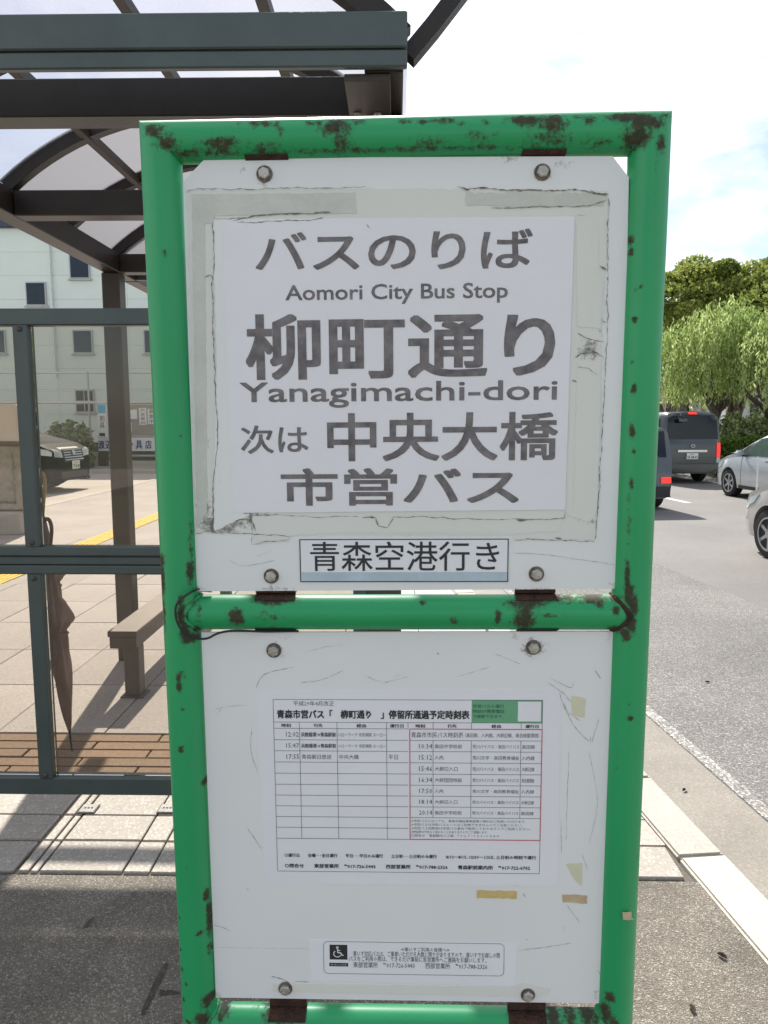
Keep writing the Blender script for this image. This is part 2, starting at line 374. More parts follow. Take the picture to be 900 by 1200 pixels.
# small inspection plates set among the tiles
m_plate = M('plate_metal', (.30, .285, .26), .6, .3, bump=.6, bscale=300, scale=30)
for px, lab in ((104, 'small square steel plate set in the light tiles left of the dark joint'), (196, 'small square steel plate set in the light tiles just left of the green post')):
    p = gnd(px, 949); t = empty('inspection_plate', (p.x, p.y, .003)); tag(t, lab, 'inspection plate', 'inspection plates in the paving')
    BX('plate_frame', m_bed, t, -.036, .036, -.036, .036, 0, .003, .001); BX('lid', m_plate, t, -.031, .031, -.031, .031, .003, .0055, .001)
    bm = bmesh.new()
    for k in range(3): box(bm, -.018 + k * .014, -.010 + k * .014, -.003, .003, .0055, .0075)
    mk('key_slot', bm, m_bed, t)

def smoothpts(P, k=5):
    P = [Vector(p) for p in P]; O = []
    for i in range(len(P) - 1):
        p0, p1, p2, p3 = P[max(i - 1, 0)], P[i], P[i + 1], P[min(i + 2, len(P) - 1)]
        for j in range(k):
            t = j / k; O.append(.5 * ((2 * p1) + (p2 - p0) * t + (2 * p0 - 5 * p1 + 4 * p2 - p3) * t * t + (3 * p1 - p0 - 3 * p2 + p3) * t ** 3))
    return O + [P[-1]]
# ================================================================ BUS STOP SIGN
C_G = (.0055, .20, .062)
m_green = painted('green_paint', (.005, .27, .085), (.014, .345, .12), (.062, .028, .018), .46, .5, .12)
m_panel = painted('panel_white', (.70, .71, .71), (.77, .78, .77), (.26, .21, .14), .45, .62, .1)
m_aged = painted('aged_sheet', (.64, .65, .60), (.72, .725, .68), (.30, .285, .22), .7, .6, 0)
m_aged2 = M('aged_sheet_grey', (.56, .57, .52), .75, scale=14, var=.10, bump=.15, bscale=120)
m_paper = M('notice_paper', (.75, .75, .775), .55, scale=3, var=.03, bump=.35, bscale=9)
m_paper2 = M('notice_paper_white', (.75, .76, .78), .6, scale=3, var=.03, bump=.2, bscale=12)
m_rust = M('rusty_steel', (.020, .010, .008), .8, .2, col2=(.085, .035, .02), scale=60, bump=.6, bscale=200)
m_bolt = M('bolt_steel', (.34, .32, .29), .45, .75, scale=90, col2=(.55, .52, .47), bump=.3, bscale=200)
m_ink = M('faded_ink', (.085, .075, .077), .6, col2=(.23, .21, .212), scale=55)
m_inkd = M('black_ink', (.025, .025, .028), .6, var=.3, scale=100)
m_inkg = M('grey_ink', (.085, .085, .095), .6, var=.3, scale=100)
m_red = M('red_ink', (.50, .06, .075), .6, var=.2, scale=100)
m_greenp = M('green_print', (.13, .36, .20), .6, var=.06, scale=60)
m_dirt = M('dirt_crack', (.07, .065, .05), .95, col2=(.30, .29, .24), scale=90)
m_scr = M('scratch', (.26, .265, .25), .8, col2=(.42, .43, .42), scale=50)
m_blk = M('black_rubber', (.012, .012, .013), .45, var=.2)

sign = empty('bus_stop_sign'); sign.matrix_world = Matrix(((SX.x, _ey.x, SZ.x, SO.x), (SX.y, _ey.y, SZ.y, SO.y), (SX.z, _ey.z, SZ.z, SO.z), (0, 0, 0, 1)))
tag(sign, 'green rust-stained tubular bus stop frame holding two white boards with Japanese notices', 'bus stop sign')
def S0(*a): return S(*a)
# rust blobs: (px, py, rx, rz, strength) in photo pixels on the sign plane
RB = [(185, 158, 12, 9, .8), (200, 172, 14, 9, .75), (190, 178, 5, 14, .4), (215, 182, 12, 5, .7), (262, 172, 22, 6, .75), (255, 181, 40, 5, .6), (300, 150, 6, 5, .7), (313, 150, 6, 6, .75), (326, 151, 5, 5, .7), (332, 160, 4, 14, .55), (283, 150, 4, 5, .7),
      (312, 178, 26, 6, .6), (362, 150, 9, 4, .6), (395, 155, 18, 11, .8), (402, 170, 13, 14, .6), (425, 149, 8, 4, .65), (372, 150, 4, 4, .7), (474, 147, 8, 4, .75), (495, 148, 10, 4, .7), (520, 147, 14, 4, .75), (540, 150, 6, 4, .6), (568, 148, 5, 5, .65), (560, 168, 24, 10, .5), (500, 172, 30, 7, .5),
      (615, 147, 20, 7, .85), (645, 150, 18, 12, .75), (640, 168, 26, 10, .6), (672, 142, 4, 5, .6), (687, 146, 7, 6, .75), (687, 165, 5, 16, .4), (735, 143, 26, 6, .9), (752, 150, 22, 8, .85), (742, 166, 16, 12, .8), (770, 175, 6, 10, .8), (762, 195, 4, 30, .35), (761, 240, 3, 50, .25), (700, 172, 30, 6, .5),
      (480, 178, 260, 3, .55), (775, 140, 8, 4, .7),
      # left post
      (198, 300, 3, 4, .8), (228, 275, 3, 6, .5), (233, 330, 3, 6, .6), (215, 510, 2, 3, .6), (192, 655, 5, 7, 1.), (193, 675, 4, 24, .9), (195, 715, 3, 24, .7), (225, 668, 4, 14, .9), (226, 640, 3, 40, .55), (215, 700, 4, 8, .75), (217, 718, 5, 12, 1.), (221, 737, 6, 12, .95), (225, 745, 9, 6, .95), (231, 706, 3, 22, .5),
      (214, 795, 3.5, 14, .85), (219, 785, 3, 6, .6), (220, 825, 5, 2.4, .7), (216, 872, 3.5, 5, .95), (240, 915, 3, 6, .8), (243, 1045, 3, 8, .9), (246, 1075, 3, 30, .8), (237, 1085, 4, 4, .8), (247, 1108, 3, 14, .7), (213, 1070, 3, 4, .7), (213, 1108, 3, 3, .7), (216, 1130, 3, 4, .8), (222, 1145, 3, 3, .7), (218, 1165, 3, 4, .7), (246, 1165, 7, 8, 1.), (240, 1185, 9, 12, .9), (224, 1188, 6, 4, .8), (222, 1010, 3, 18, .3),
      # right post
      (738, 282, 3, 5, .9), (738, 298, 3, 4, .9), (742, 340, 2, 3, .8), (748, 338, 2, 3, .7), (740, 376, 2.5, 4, .9), (738, 424, 2, 3, .6), (739, 456, 3, 6, .9), (737, 505, 3, 9, .9), (738, 528, 2.5, 3, .8), (736, 565, 3, 7, .7), (733, 610, 3, 40, .5), (731, 672, 3, 20, .85), (733, 692, 5, 12, 1.), (738, 706, 5, 14, .95), (735, 725, 6, 14, .9), (729, 740, 6, 8, .9), (738, 742, 3, 3, .6), (733, 820, 2.5, 3, .6), (735, 835, 4, 4, .9), (722, 825, 2, 4, .6), (719, 900, 2, 50, .35), (745, 1000, 5, 5, .45), (712, 1160, 5, 7, 1.), (708, 1180, 5, 16, .95), (716, 1190, 6, 12, .9),
      # middle bar
      (280, 720, 8, 10, 1.), (270, 720, 4, 12, .6), (320, 720, 26, 10, .42), (322, 702, 26, 6, .8), (318, 735, 22, 4, .5), (295, 697, 12, 2, .7), (495, 705, 4, 2.5, .9), (530, 724, 5, 5, .8), (582, 720, 4, 12, .8), (612, 722, 12, 16, .85), (615, 705, 22, 8, .8), (650, 700, 40, 6, .7), (640, 718, 24, 3, .55), (695, 700, 16, 6, .85), (700, 706, 5, 5, .8), (718, 712, 5, 5, .9), (720, 700, 8, 5, .7), (718, 735, 10, 5, .8), (238, 715, 3, 16, .6), (232, 735, 6, 6, .8),
      # bottom bar
      (262, 1180, 8, 12, .9), (275, 1178, 8, 6, .6), (330, 1186, 26, 8, .75), (325, 1196, 8, 4, .8), (283, 1200, 5, 4, .8), (505, 1182, 10, 4, .8), (455, 1183, 3, 3, .6), (488, 1198, 4, 4, .9), (590, 1180, 8, 4, .6), (648, 1192, 9, 5, .9), (668, 1192, 8, 6, .8), (660, 1180, 8, 4, .6), (690, 1190, 12, 12, .8)]
RBL = [(S(p[0], p[1]), p[2] / F, p[3] / F, p[4]) for p in RB]
def wear_attr(me, blobs, base=0.0, keep=None):
    co_ = np.array([v.co[:] for v in me.vertices]); a = np.full(len(co_), base)
    for (c, rx, rz, st) in blobs:
        d2 = ((co_[:, 0] - c[0]) / rx) ** 2 + ((co_[:, 2] - c[1]) / rz) ** 2
        a = np.maximum(a, st * 1.2 * np.exp(-d2 * .6))
    if keep is not None: a = a * keep(co_)
    at = me.attributes.new('wear', 'FLOAT', 'POINT'); at.data.foreach_set('value', a.astype(np.float32))
def pipe(name, p0, p1, r, miter0=0, miter1=0, n=48, step=.005):
    L = math.dist(p0, p1); k = int(L / step); d = Vector(p1) - Vector(p0)
    horiz = abs(d.x) > abs(d.z); bm = bmesh.new()
    ax = d.normalized(); s1 = Vector((0, 1, 0)); s2 = ax.cross(s1)
    rings = []
    for i in range(k + 1):
        t = i / k; ring = []
        for j in range(n):
            o_ = (s1 * math.cos(2 * math.pi * j / n) + s2 * math.sin(2 * math.pi * j / n)) * r
            side = o_.z if horiz else o_.x
            a = miter0 * side * (1 - t) + miter1 * side * t
            # mitre only near the ends
            fa = (1 if horiz else -1) * -(max(0, 1 - t * L / .06) * miter0 * side + max(0, 1 - (1 - t) * L / .06) * miter1 * side)
            ring.append(bm.verts.new(Vector(p0) + ax * (t * L + fa) + o_))
        rings.append(ring)
    for a, b in zip(rings, rings[1:]):
        for j in range(n): bm.faces.new((a[j], b[j], b[(j + 1) % n], a[(j + 1) % n]))
    bm.faces.new(rings[0]); bm.faces.new(rings[-1][::-1])
    bmesh.ops.recalc_face_normals(bm, faces=bm.faces)
    o = mk(name, bm, m_green, sign, smooth=60); wear_attr(o.data, RBL); return o
PD = .008                       # pipe axis depth behind board face
def sp(px, py): q = S(px, py, PD); return q
xl = (sp(165, 160)[0] + sp(212, 400)[0]) / 2
xl = .5 * (sp(189.5, 220)[0] + sp(230, 1130)[0]); xr = .5 * (sp(762, 220)[0] + sp(727, 1130)[0])
zt = .5 * (sp(189, 163)[1] + sp(760, 156)[1]) - .003; zm = .5 * (sp(300, 718)[1] + sp(700, 716)[1]); zb = sp(480, 1200)[1] + .001
PR = .0259
print('SIGN', xl, xr, zt, zm, zb, 'r', (sp(212, 200)[0] - sp(166, 200)[0]) / 2, (sp(783, 200)[0] - sp(738, 200)[0]) / 2, (sp(250, 1150)[0] - sp(212, 1150)[0]) / 2)
pipe('frame_post', (xl + .0075, PD, -.02), (xl, PD, zt), PR, 0, -1)
pipe('frame_post', (xr - .0140, PD, -.02), (xr - .001, PD, zt), PR, 0, 1)
pipe('top_bar', (xl, PD, zt), (xr, PD, zt), PR, 1, -1)
pipe('cross_bar', (xl + .018, PD, zm), (xr - .018, PD, zm), PR * .93)
pipe('cross_bar', (xl + .018, PD, zb), (xr - .018, PD, zb), PR * .93)
# weld seams round the ends of the cross bars
for z in (zm, zb):
    for x, s in ((xl + (.004 if z == zb else .0025), 1), (xr - (.008 if z == zb else .004), -1)):
        bm = bmesh.new(); pts = []
        for k in range(29):
            a = 2 * math.pi * k / 28; yy = math.cos(a) * PR * .95; zz = math.sin(a) * PR * .95
            xx = math.sqrt(max(PR ** 2 - yy ** 2, 0)); pts.append((x + s * (max(xx, .0035) + .001), PD + yy, z + zz))
        tube(bm, pts, [.0028 + random.uniform(-.0007, .001) for _ in pts], 8)
        mk('weld_bead', bm, m_rust if z == zm and s < 0 else m_green, sign, 60)
for o in sign.children:
    if o.name.startswith('weld_bead') and 'wear' not in o.data.attributes: wear_attr(o.data, RBL, .45)

# boards
def board(name, pts, y0, y1, blobs, mat, parent=sign, step=.004, base=0.0):
    """thin board: front face is a fine grid clipped to its outline so wear can vary over it"""
    xs_ = [p[0] for p in pts]; zs_ = [p[1] for p in pts]
    bm = bmesh.new(); poly_prism(bm, pts, y0, y1)
    for ax_, lo, hi in (((1, 0, 0), min(xs_), max(xs_)), ((0, 0, 1), min(zs_), max(zs_))):
        c = lo + step
        while c < hi:
            bmesh.ops.bisect_plane(bm, geom=bm.verts[:] + bm.edges[:] + bm.faces[:], plane_co=Vector(ax_) * c, plane_no=Vector(ax_)); c += step
    o = mk(name, bm, mat, parent); wear_attr(o.data, blobs, base); return o
def blob(L): return [(S(p[0], p[1]), p[2] / F, p[3] / F, p[4]) for p in L]
UB = blob([(310, 204, 10, 10, .75), (310, 216, 5, 10, .6), (283, 199, 10, 8, .45), (635, 202, 13, 12, .6), (595, 186, 16, 7, .55), (660, 192, 18, 8, .5), (608, 200, 12, 12, .35), (318, 676, 10, 12, .6), (629, 673, 10, 12, .6), (604, 640, 8, 6, .3), (690, 640, 40, 4, .2), (725, 685, 12, 8, .6), (232, 690, 10, 5, .6), (225, 640, 5, 30, .3), (440, 197, 60, 6, .3), (350, 200, 20, 5, .25), (322, 690, 26, 4, .6), (628, 691, 26, 4, .6)])
LB = blob([(321, 762, 12, 12, .7), (625, 759, 16, 13, .75), (605, 746, 10, 6, .5), (260, 790, 6, 8, .3), (664, 825, 12, 22, .35), (664, 880, 8, 30, .25), (334, 1158, 10, 8, .7), (618, 1166, 11, 9, .7), (700, 1165, 12, 10, .5), (715, 745, 9, 12, .5), (255, 1165, 8, 6, .6), (490, 770, 30, 8, .2), (340, 1143, 20, 8, .35), (695, 765, 8, 10, .35), (330, 748, 26, 4, .45), (238, 1030, 5, 30, .3), (280, 1000, 8, 30, .2)])
up = [S(*p) for p in ((214.5, 213), (241, 185), (718, 183), (737, 208), (727, 690), (230, 693))]
board('upper_board', up, 0, .003, UB, m_panel)
lp = [S(*p) for p in ((236, 741), (720, 740), (710, 1176), (253, 1169))]
board('lower_board', lp, 0, .003, LB, m_panel)
def patch(name, pts, y, mat, ragged=.0012, th=.0006, parent=sign, step=.006):
    """a torn sheet glued on a board"""
    P = []
    for (a, c), (d, e) in zip(pts, pts[1:] + pts[:1]):
        L = math.hypot(d - a, e - c); n = max(1, int(L / step))
        for i in range(n): P.append((a + (d - a) * i / n + random.uniform(-ragged, ragged), c + (e - c) * i / n + random.uniform(-ragged, ragged)))
    o = mk(name, poly_prism(bmesh.new(), P, y - th, y), mat, parent)
    if 'wear' not in o.data.attributes: wear_attr(o.data, [], .25)
    return o
q = lambda L: [S(*p) for p in L]
AB = blob([(240, 600, 12, 30, .6), (255, 615, 26, 12, .85), (300, 608, 30, 12, .7), (330, 612, 60, 10, .45), (690, 410, 14, 14, .7), (700, 430, 6, 60, .35), (690, 610, 14, 14, .45), (243, 520, 8, 14, .5), (238, 330, 12, 20, .35), (300, 255, 60, 6, .4), (640, 235, 60, 8, .3), (704, 380, 5, 30, .5), (275, 615, 20, 6, .7)])
o = patch('old_backing_sheet', q([(219, 223), (420, 221), (713, 223), (697, 632), (600, 633), (600, 628), (348, 628), (229, 624)]), 0, m_aged)
o.data.attributes.remove(o.data.attributes['wear']); bm = bmesh.new(); bm.from_mesh(o.data)
for ax_, lo, hi in (((1, 0, 0), -.5, .5), ((0, 0, 1), 1.3, 2.1)):
    c = lo
    while c < hi:
        bmesh.ops.bisect_plane(bm, geom=bm.verts[:] + bm.edges[:] + bm.faces[:], plane_co=Vector(ax_) * c, plane_no=Vector(ax_)); c += .006
bm.to_mesh(o.data); bm.free(); wear_attr(o.data, AB, .1)
patch('torn_sheet_remnant', q([(225, 228), (416, 226), (418, 250), (252, 253), (250, 262), (240, 262), (243, 600), (231, 618)]), -.0006, m_aged2, .0006)
patch('torn_sheet_remnant', q([(545, 226), (702, 226), (710, 232), (706, 241), (606, 243), (545, 241)]), -.0006, m_aged2, .0014)
patch('torn_sheet_remnant', q([(675, 262), (700, 262), (702, 320), (706, 330), (703, 385), (676, 383)]), -.0006, m_aged, .0007)
patch('torn_sheet_remnant', q([(676, 425), (704, 422), (700, 600), (690, 612), (664, 603), (672, 590)]), -.0006, m_aged, .001)
patch('torn_sheet_remnant', q([(296, 604), (380, 606), (430, 604), (452, 617), (465, 606), (600, 607), (660, 604), (655, 622), (600, 626), (400, 624), (340, 628), (338, 633), (299, 637)]), -.0006, m_aged, .0012)
patch('torn_sheet_remnant', q([(252, 560), (271, 560), (272, 600), (294, 603), (275, 612), (251, 622)]), -.0006, m_panel, .001)
# notice sheets
patch('torn_sheet_remnant', q([(250, 258), (272, 257), (280, 600), (272, 602), (255, 560), (251, 560), (254, 430)]), -.0008, m_panel, .0008)
patch('notice_sheet', q([(261, 257), (673, 254), (662, 597), (273, 601)]), -.0012, m_paper, .0002, .0004)
patch('airport_label', q([(352, 631), (596, 631), (596, 682), (352, 682)]), -.0006, m_paper2, .0, .0006)
patch('timetable_sheet', q([(299.6, 809), (657.5, 807.5), (653.5, 1038.5), (310, 1035)]), 0, m_paper, .0001, .0004)
patch('wheelchair_notice', q([(362, 1101), (606, 1105), (604, 1155), (364, 1149)]), 0, m_paper2, .0003, .0004)
m_tape = M('old_tape', (.58, .43, .17), .5, var=.12, scale=60); m_tape2 = M('pale_tape', (.62, .61, .44), .5, var=.06, scale=40); m_tape3 = M('brown_tape', (.52, .40, .25), .5, var=.15, scale=60)
patch('tape_scrap', q([(559, 1043), (606, 1044), (605, 1053), (559, 1052)]), 0, m_tape, .0006)
patch('tape_scrap', q([(658, 1048), (688, 1049), (688, 1059), (659, 1057)]), 0, m_tape3, .0006)
patch('tape_scrap', q([(663, 1012), (682, 1011), (681, 1038), (673, 1030)]), 0, m_tape2, .0008)
patch('tape_scrap', q([(669, 816), (686, 818), (684, 840), (672, 838)]), 0, m_tape2, .0014)
patch('tape_scrap', q([(320, 1152), (600, 1156), (612, 1150), (645, 1158), (640, 1166), (606, 1168), (320, 1162)]), 0, m_aged, .0008)
patch('paint_chip', q([(724, 1058), (735, 1057), (735, 1064), (738, 1066), (725, 1066)]), -.0205, M('bare_primer', (.50, .40, .25), .8, scale=50), .0006, .001)
# cracks and grime along the torn edges
cr_ = Letters()
for pl, wd in (([(219, 227), (222, 223), (262, 222), (330, 221), (430, 220)], 1.3), ([(250, 262), (252, 300), (249, 330), (252, 420), (255, 513), (251, 560), (250, 623)], 2.0), ([(240, 325), (247, 322), (251, 328)], 3),
               ([(273, 259), (300, 252), (330, 251), (360, 249), (388, 249)], 2.6), ([(278, 262), (310, 260), (345, 258), (380, 256)], 1.6), ([(250, 256), (290, 254)], 1.2),
               ([(545, 222), (560, 221), (600, 224), (640, 223), (680, 223), (712, 229)], 2.6), ([(575, 244), (606, 243), (690, 242), (710, 236)], 1.6), ([(690, 224), (712, 230)], 3.5), ([(535, 219), (550, 223)], 3),
               ([(713, 232), (711, 310), (712, 380), (708, 440), (706, 500), (702, 560), (698, 632)], 1.8), ([(703, 312), (711, 316)], 3.5), ([(704, 376), (711, 378)], 2.5), ([(676, 390), (686, 395), (708, 401)], 1.6), ([(674, 420), (680, 414), (695, 412), (707, 420)], 2.6), ([(676, 430), (690, 432), (700, 440)], 1.2),
               ([(296, 604), (330, 603), (380, 606), (420, 605)], 1.3), ([(425, 607), (440, 607)], 3.4), ([(440, 606), (443, 617), (454, 618), (462, 606), (500, 606), (560, 608), (640, 609), (662, 607), (663, 597)], 1.6), ([(605, 609), (625, 610)], 4.5),
               ([(229, 626), (244, 622), (256, 626), (262, 622)], 1.2), ([(262, 622), (295, 626), (340, 628)], 1.5), ([(294, 601), (296, 637), (318, 634), (339, 632)], 1.2), ([(274, 611), (285, 608), (293, 609)], 2.5), ([(296, 612), (300, 622)], 4), ([(602, 633), (640, 631), (697, 634)], 1.6), ([(650, 630), (658, 632)], 3),
               ([(430, 262), (434, 268)], 1.0), ([(676, 252), (685, 253)], 2), ([(670, 445), (676, 447)], 2)):
    cr_.strip(q(pl), wd * .65 / F, -.0019, .0008)
cr_.build('crack_line', m_dirt, sign)
sk = Letters()
def sm2(P): return [(v[0], v[1]) for v in smoothpts([(a, b, 0) for a, b in P], 4)]
for pl, wd in (([(268, 655), (283, 663), (305, 660), (322, 656)], .8), ([(300, 652), (320, 645)], .7), ([(600, 648), (640, 650), (722, 662)], .7), ([(440, 658), (470, 656)], .6), ([(300, 806), (310, 790), (345, 781)], .9), ([(352, 800), (375, 797), (402, 786)], 1.0), ([(425, 790), (448, 800), (455, 799), (480, 792)], .9), ([(355, 765), (380, 758), (402, 755)], .8), ([(251, 832), (262, 828), (290, 826)], .8), ([(254, 838), (262, 827)], .9), ([(296, 850), (294, 880), (302, 905)], .9), ([(290, 970), (307, 995)], 1.1),
               ([(250, 1084), (262, 1087), (270, 1091)], 1.3), ([(252, 1110), (365, 1112)], .5), ([(640, 798), (660, 812), (668, 822)], 1.1), ([(645, 795), (668, 806), (672, 800)], 1.0), ([(655, 808), (662, 830), (680, 845)], 1.0), ([(660, 822), (672, 850), (690, 868), (692, 862)], 1.0), ([(697, 785), (704, 795)], 1.5), ([(693, 870), (702, 842)], 1.0), ([(580, 766), (610, 778)], .8), ([(534, 793), (575, 781)], .9), ([(667, 880), (665, 920), (663, 985)], .8), ([(690, 880), (700, 940), (690, 990)], .5), ([(658, 1000), (657, 960)], .8), ([(664, 1060), (680, 1082)], 1.0), ([(682, 1000), (690, 1022)], .8), ([(607, 1114), (640, 1110), (670, 1105)], 1.0), ([(660, 1085), (662, 1092)], 1.4), ([(616, 1101), (620, 1101)], 1.6), ([(700, 1136), (706, 1146)], 1.4), ([(461, 794), (470, 790)], .6), ([(512, 765), (515, 767)], 3), ([(289, 1041), (291, 1043)], 2.5), ([(613, 1046), (616, 1052)], 2), ([(318, 1144), (330, 1147), (340, 1152)], 1.6), ([(345, 1150), (362, 1151)], 1.5), ([(594, 1036), (608, 1038)], .6)):
    sk.strip(q(sm2(pl)), wd * random.uniform(.6, 1.0) / F, -.0004 if pl[0][1] > 735 else -.0008, .0003)
sk.build('scratch_marks', m_scr, sign)['kind'] = 'stuff'
# ---- lettering on the upper notice
def put(L, text, x0, y0, x1, y1, bold=0., y=-.0004, res=2):
    a = S(x0, y1); b = S(x1, y0); L.put(text, a[0], a[1], b[0], b[1], bold, y, res)
L1 = Letters(); YP = -.0018
put(L1, 'バスのりば', 300, 268, 624, 319, .0010, YP, 4)
put(L1, 'Aomori City Bus Stop', 335, 331, 595, 358, .0004, YP, 3)
put(L1, '柳町通り', 289, 364, 651, 446, .0022, YP, 4)
put(L1, 'Yanagimachi-dori', 282, 445, 653, 479, .0006, YP, 3)
put(L1, '次は', 283, 498, 361, 532, .0006, YP, 3)
put(L1, '中央大橋', 384, 482, 654, 541, .0014, YP, 4)
put(L1, '市営バス', 330, 547, 608, 593, .0015, YP, 4)
L1.build('notice_lettering', m_ink, sign)
L2 = Letters(); YL = -.0014
put(L2, '青森空港行き', 364, 634, 585, 669, .0002, YL, 3)
def frame(L, x0, y0, x1, y1, t, y=-.0006):
    a = S(x0, y1); b = S(x1, y0); t /= F
    L.rect(a[0], a[1], b[0], a[1] + t, y); L.rect(a[0], b[1] - t, b[0], b[1], y); L.rect(a[0], a[1] + t, a[0] + t, b[1] - t, y); L.rect(b[0] - t, a[1] + t, b[0], b[1] - t, y)
frame(L2, 352, 631, 596, 682, 1.2, YL)
L2.build('label_lettering', m_inkd, sign)
a = S(353.5, 680.8); b = S(594.5, 670); L3 = Letters(); L3.rect(a[0], a[1], b[0], b[1], -.0013); L3.build('label_stripe', M('pale_blue_print', (.42, .52, .58), .6, var=.1, scale=30), sign)
# ---- timetable
T = Letters(); TD = Letters(); TRd = Letters(); YT = -.0007
def hl(L, x0, x1, y, t=.55, yy=YT):
    a = S(x0, y); b = S(x1, y); L.rect(a[0], a[1] - t / F / 2, b[0], a[1] + t / F / 2, yy)
def vl(L, x, y0, y1, t=.55, yy=YT):
    a = S(x, y0); b = S(x, y1); L.rect(a[0] - t / F / 2, b[1] - 0, a[0] + t / F / 2, a[1], yy)
TX0, TX1 = 320.5, 635.8
def X(x, y): return x      # columns measured near the top of the table; S() straightens the rest
zt_ = lambda y: S(480, y)[1]
def RX(L, x0, y0, x1, y1, yy):     # rectangle: x measured at row 855, z at column 480
    L.rect(S(x0, 855)[0], zt_(y1), S(x1, 855)[0], zt_(y0), yy)
def H(L, x0, x1, y, t=.5, yy=YT): RX(L, x0, y - t / 2, x1, y + t / 2, yy)
def Vv(L, x, y0, y1, t=.5, yy=YT): RX(L, x - t / 2, y0, x + t / 2, y1, yy - .00005)
def TT(L, s, x0, y0, x1, y1, bold=0, yy=YT): L.put(s, S(x0, 855)[0], zt_(y1), S(x1, 855)[0], zt_(y0), bold, yy, 1)
rows = [854, 867.4, 880.4, 893.6, 906.8, 919.8, 932.6, 945.2, 957.8, 970.4, 983.4]
cols = [322, 351, 395, 453, 478]; colr = [479.5, 507.5, 552.3, 610.6, 635.2]
H(TD, 321, 635.2, 820); H(TD, 321, 635.2, 1022); Vv(TD, 321, 820, 1022); Vv(TD, 635.2, 820, 1022)
H(TD, 321, 552, 846.6); H(TD, 321, 478, 854); 
for r in rows[1:]: H(TD, 321, 478, r)
H(TD, 321, 635.2, 983.4)
for r in rows[1:9]: H(TD, 480, 635.2, r)
H(TD, 480, 635.2, 846.6)
for c in cols[1:4]: Vv(TD, c, 846.6, 983.4)
Vv(TD, 478.2, 846.6, 854)
for c in colr[1:4]: Vv(TD, c, 846.6, 854, .5); Vv(TD, c, 867.4, 957.8)
for y in (854, 983.2): H(TRd, 480.2, 635.2, y, .9, YT - .0002)
for x in (480.2, 635.2): Vv(TRd, x, 853.6, 983.6, .9, YT - .0002)
TT(T, '平成29年4月改正', 344.5, 821.8, 392, 827.5)
TB = Letters()
TT(TB, '青森市営バス「　柳町通り　」停留所通過予定時刻表', 325, 832, 550, 842.5, .0004)
for a_, b_, s in ((330, 341, '時刻'), (368, 378, '行先'), (418, 429, '経由'), (457, 473, '運行日'), (487, 498, '時刻'), (524.5, 535, '行先'), (576, 587, '経由'), (615.5, 631, '運行日')):
    TT(TB, s, a_, 848.4, b_, 852.6, .0001)
def row(i): return rows[i] + 4.4, rows[i + 1] - 3.6
for i, s in ((0, '12:02'), (1, '15:47'), (2, '17:55')):
    y0, y1 = row(i); TT(T, s, 335, y0 - .3, 350, y1, 0)
for i in (0, 1):
    y0, y1 = row(i); TT(T, '浜館循環→青森駅前', 352.5, y0, 393.5, y1, .0001); TT(T, 'ハローワーク 市民病院 ヌーロー', 396, y0 + .4, 452, y1 - .2)
y0, y1 = row(2); TT(T, '青森朝日放送', 353, y0 - .3, 388, y1); TT(T, '中央大橋', 397, y0 - .3, 420, y1); TT(T, '平日', 455, y0 - .3, 466, y1)
RG = Letters()
y0, y1 = row(0); TT(RG, '青森市市民バス時刻表', 482, y0 - .8, 543, y1 + .4); TT(RG, '（高田線、入内線、大柳辺線、東岳線循環線）', 545, y0, 632, y1)
for i, (t_, a_, b_, c_, wa) in enumerate((('10:34', '高田中学校前', '荒川バイパス・高田バイパス', '高田線', 32), ('15:12', '入内', '荒川文学・高田教育福祉', '入内線', 10), ('15:46', '大柳辺入口', '荒川バイパス・高田バイパス', '大柳辺線', 27), ('16:34', '大柳団団地前', '荒川バイパス・高田バイパス', '東岳循環線', 32), ('17:50', '入内', '荒川文学・高田教育福祉', '入内線', 10), ('18:14', '大柳辺入口', '荒川バイパス・高田バイパス', '大柳辺線', 27), ('20:14', '高田中学校前', '荒川バイパス・高田バイパス', '高田線', 32))):
    y0, y1 = row(i + 1); TT(RG, t_, 491, y0 - .4, 506.5, y1 + .2); TT(RG, a_, 509.5, y0, 509.5 + wa, y1); TT(RG, b_, 554, y0 + .3, 609, y1 - .2); TT(RG, c_, 612, y0 + .2, 627, y1)
NG = Letters()
for i, (s, xe) in enumerate((('※市民バスにおいても、青森市福祉乗車証等の割引はご利用いただけます。', 618), ('※市民バスは市民バスルートはご利用できませんのでご注意ください。', 614), ('※市民バス回数券は市営バス車内で販売しておりますのでご利用ください。', 624), ('※時刻表は予告なく変わることがありますのでご了承願います。', 573), ('□問合せ　青森観光バス㈱　℡０１７−７３９−９３８４', 586))):
    TT(NG, s, 482, 960 + i * 4.3, xe, 963.2 + i * 4.3, 0)
TT(TB, '○運行日　　全曜･･･全日運行　　平日･･･平日のみ運行　　土日祝･･･土日祝のみ運行', 330, 1001, 512, 1005.4, .0001)
TT(TB, '8/13～8/15､12/29～1/3は､土日祝の時刻で運行', 523, 1001.2, 631, 1005.6, .0001)
TT(TB, '○問合せ　　東部営業所　℡017-726-5443　　西部営業所　℡017-788-2326　　青森駅前案内所　℡017-722-6702', 330, 1013, 624, 1018, .00015)
T.build('timetable_print', m_inkg, sign)['kind'] = 'stuff'; TB.build('timetable_heading', m_inkd, sign); RG.build('route_print', m_inkg, sign)['kind'] = 'stuff'
NG.build('timetable_notes', M('green_grey_ink', (.11, .17, .14), .6), sign); TD.build('timetable_rules', m_inkg, sign); TRd.build('red_border', m_red, sign)
GB = Letters(); RX(GB, 552.5, 819.6, 635.4, 846.4, -.0006); GB.build('green_box', m_greenp, sign)
WB = Letters(); RX(WB, 606.5, 821.4, 633.5, 844.6, -.0009); WB.build('white_square', m_paper, sign)
GT = Letters()
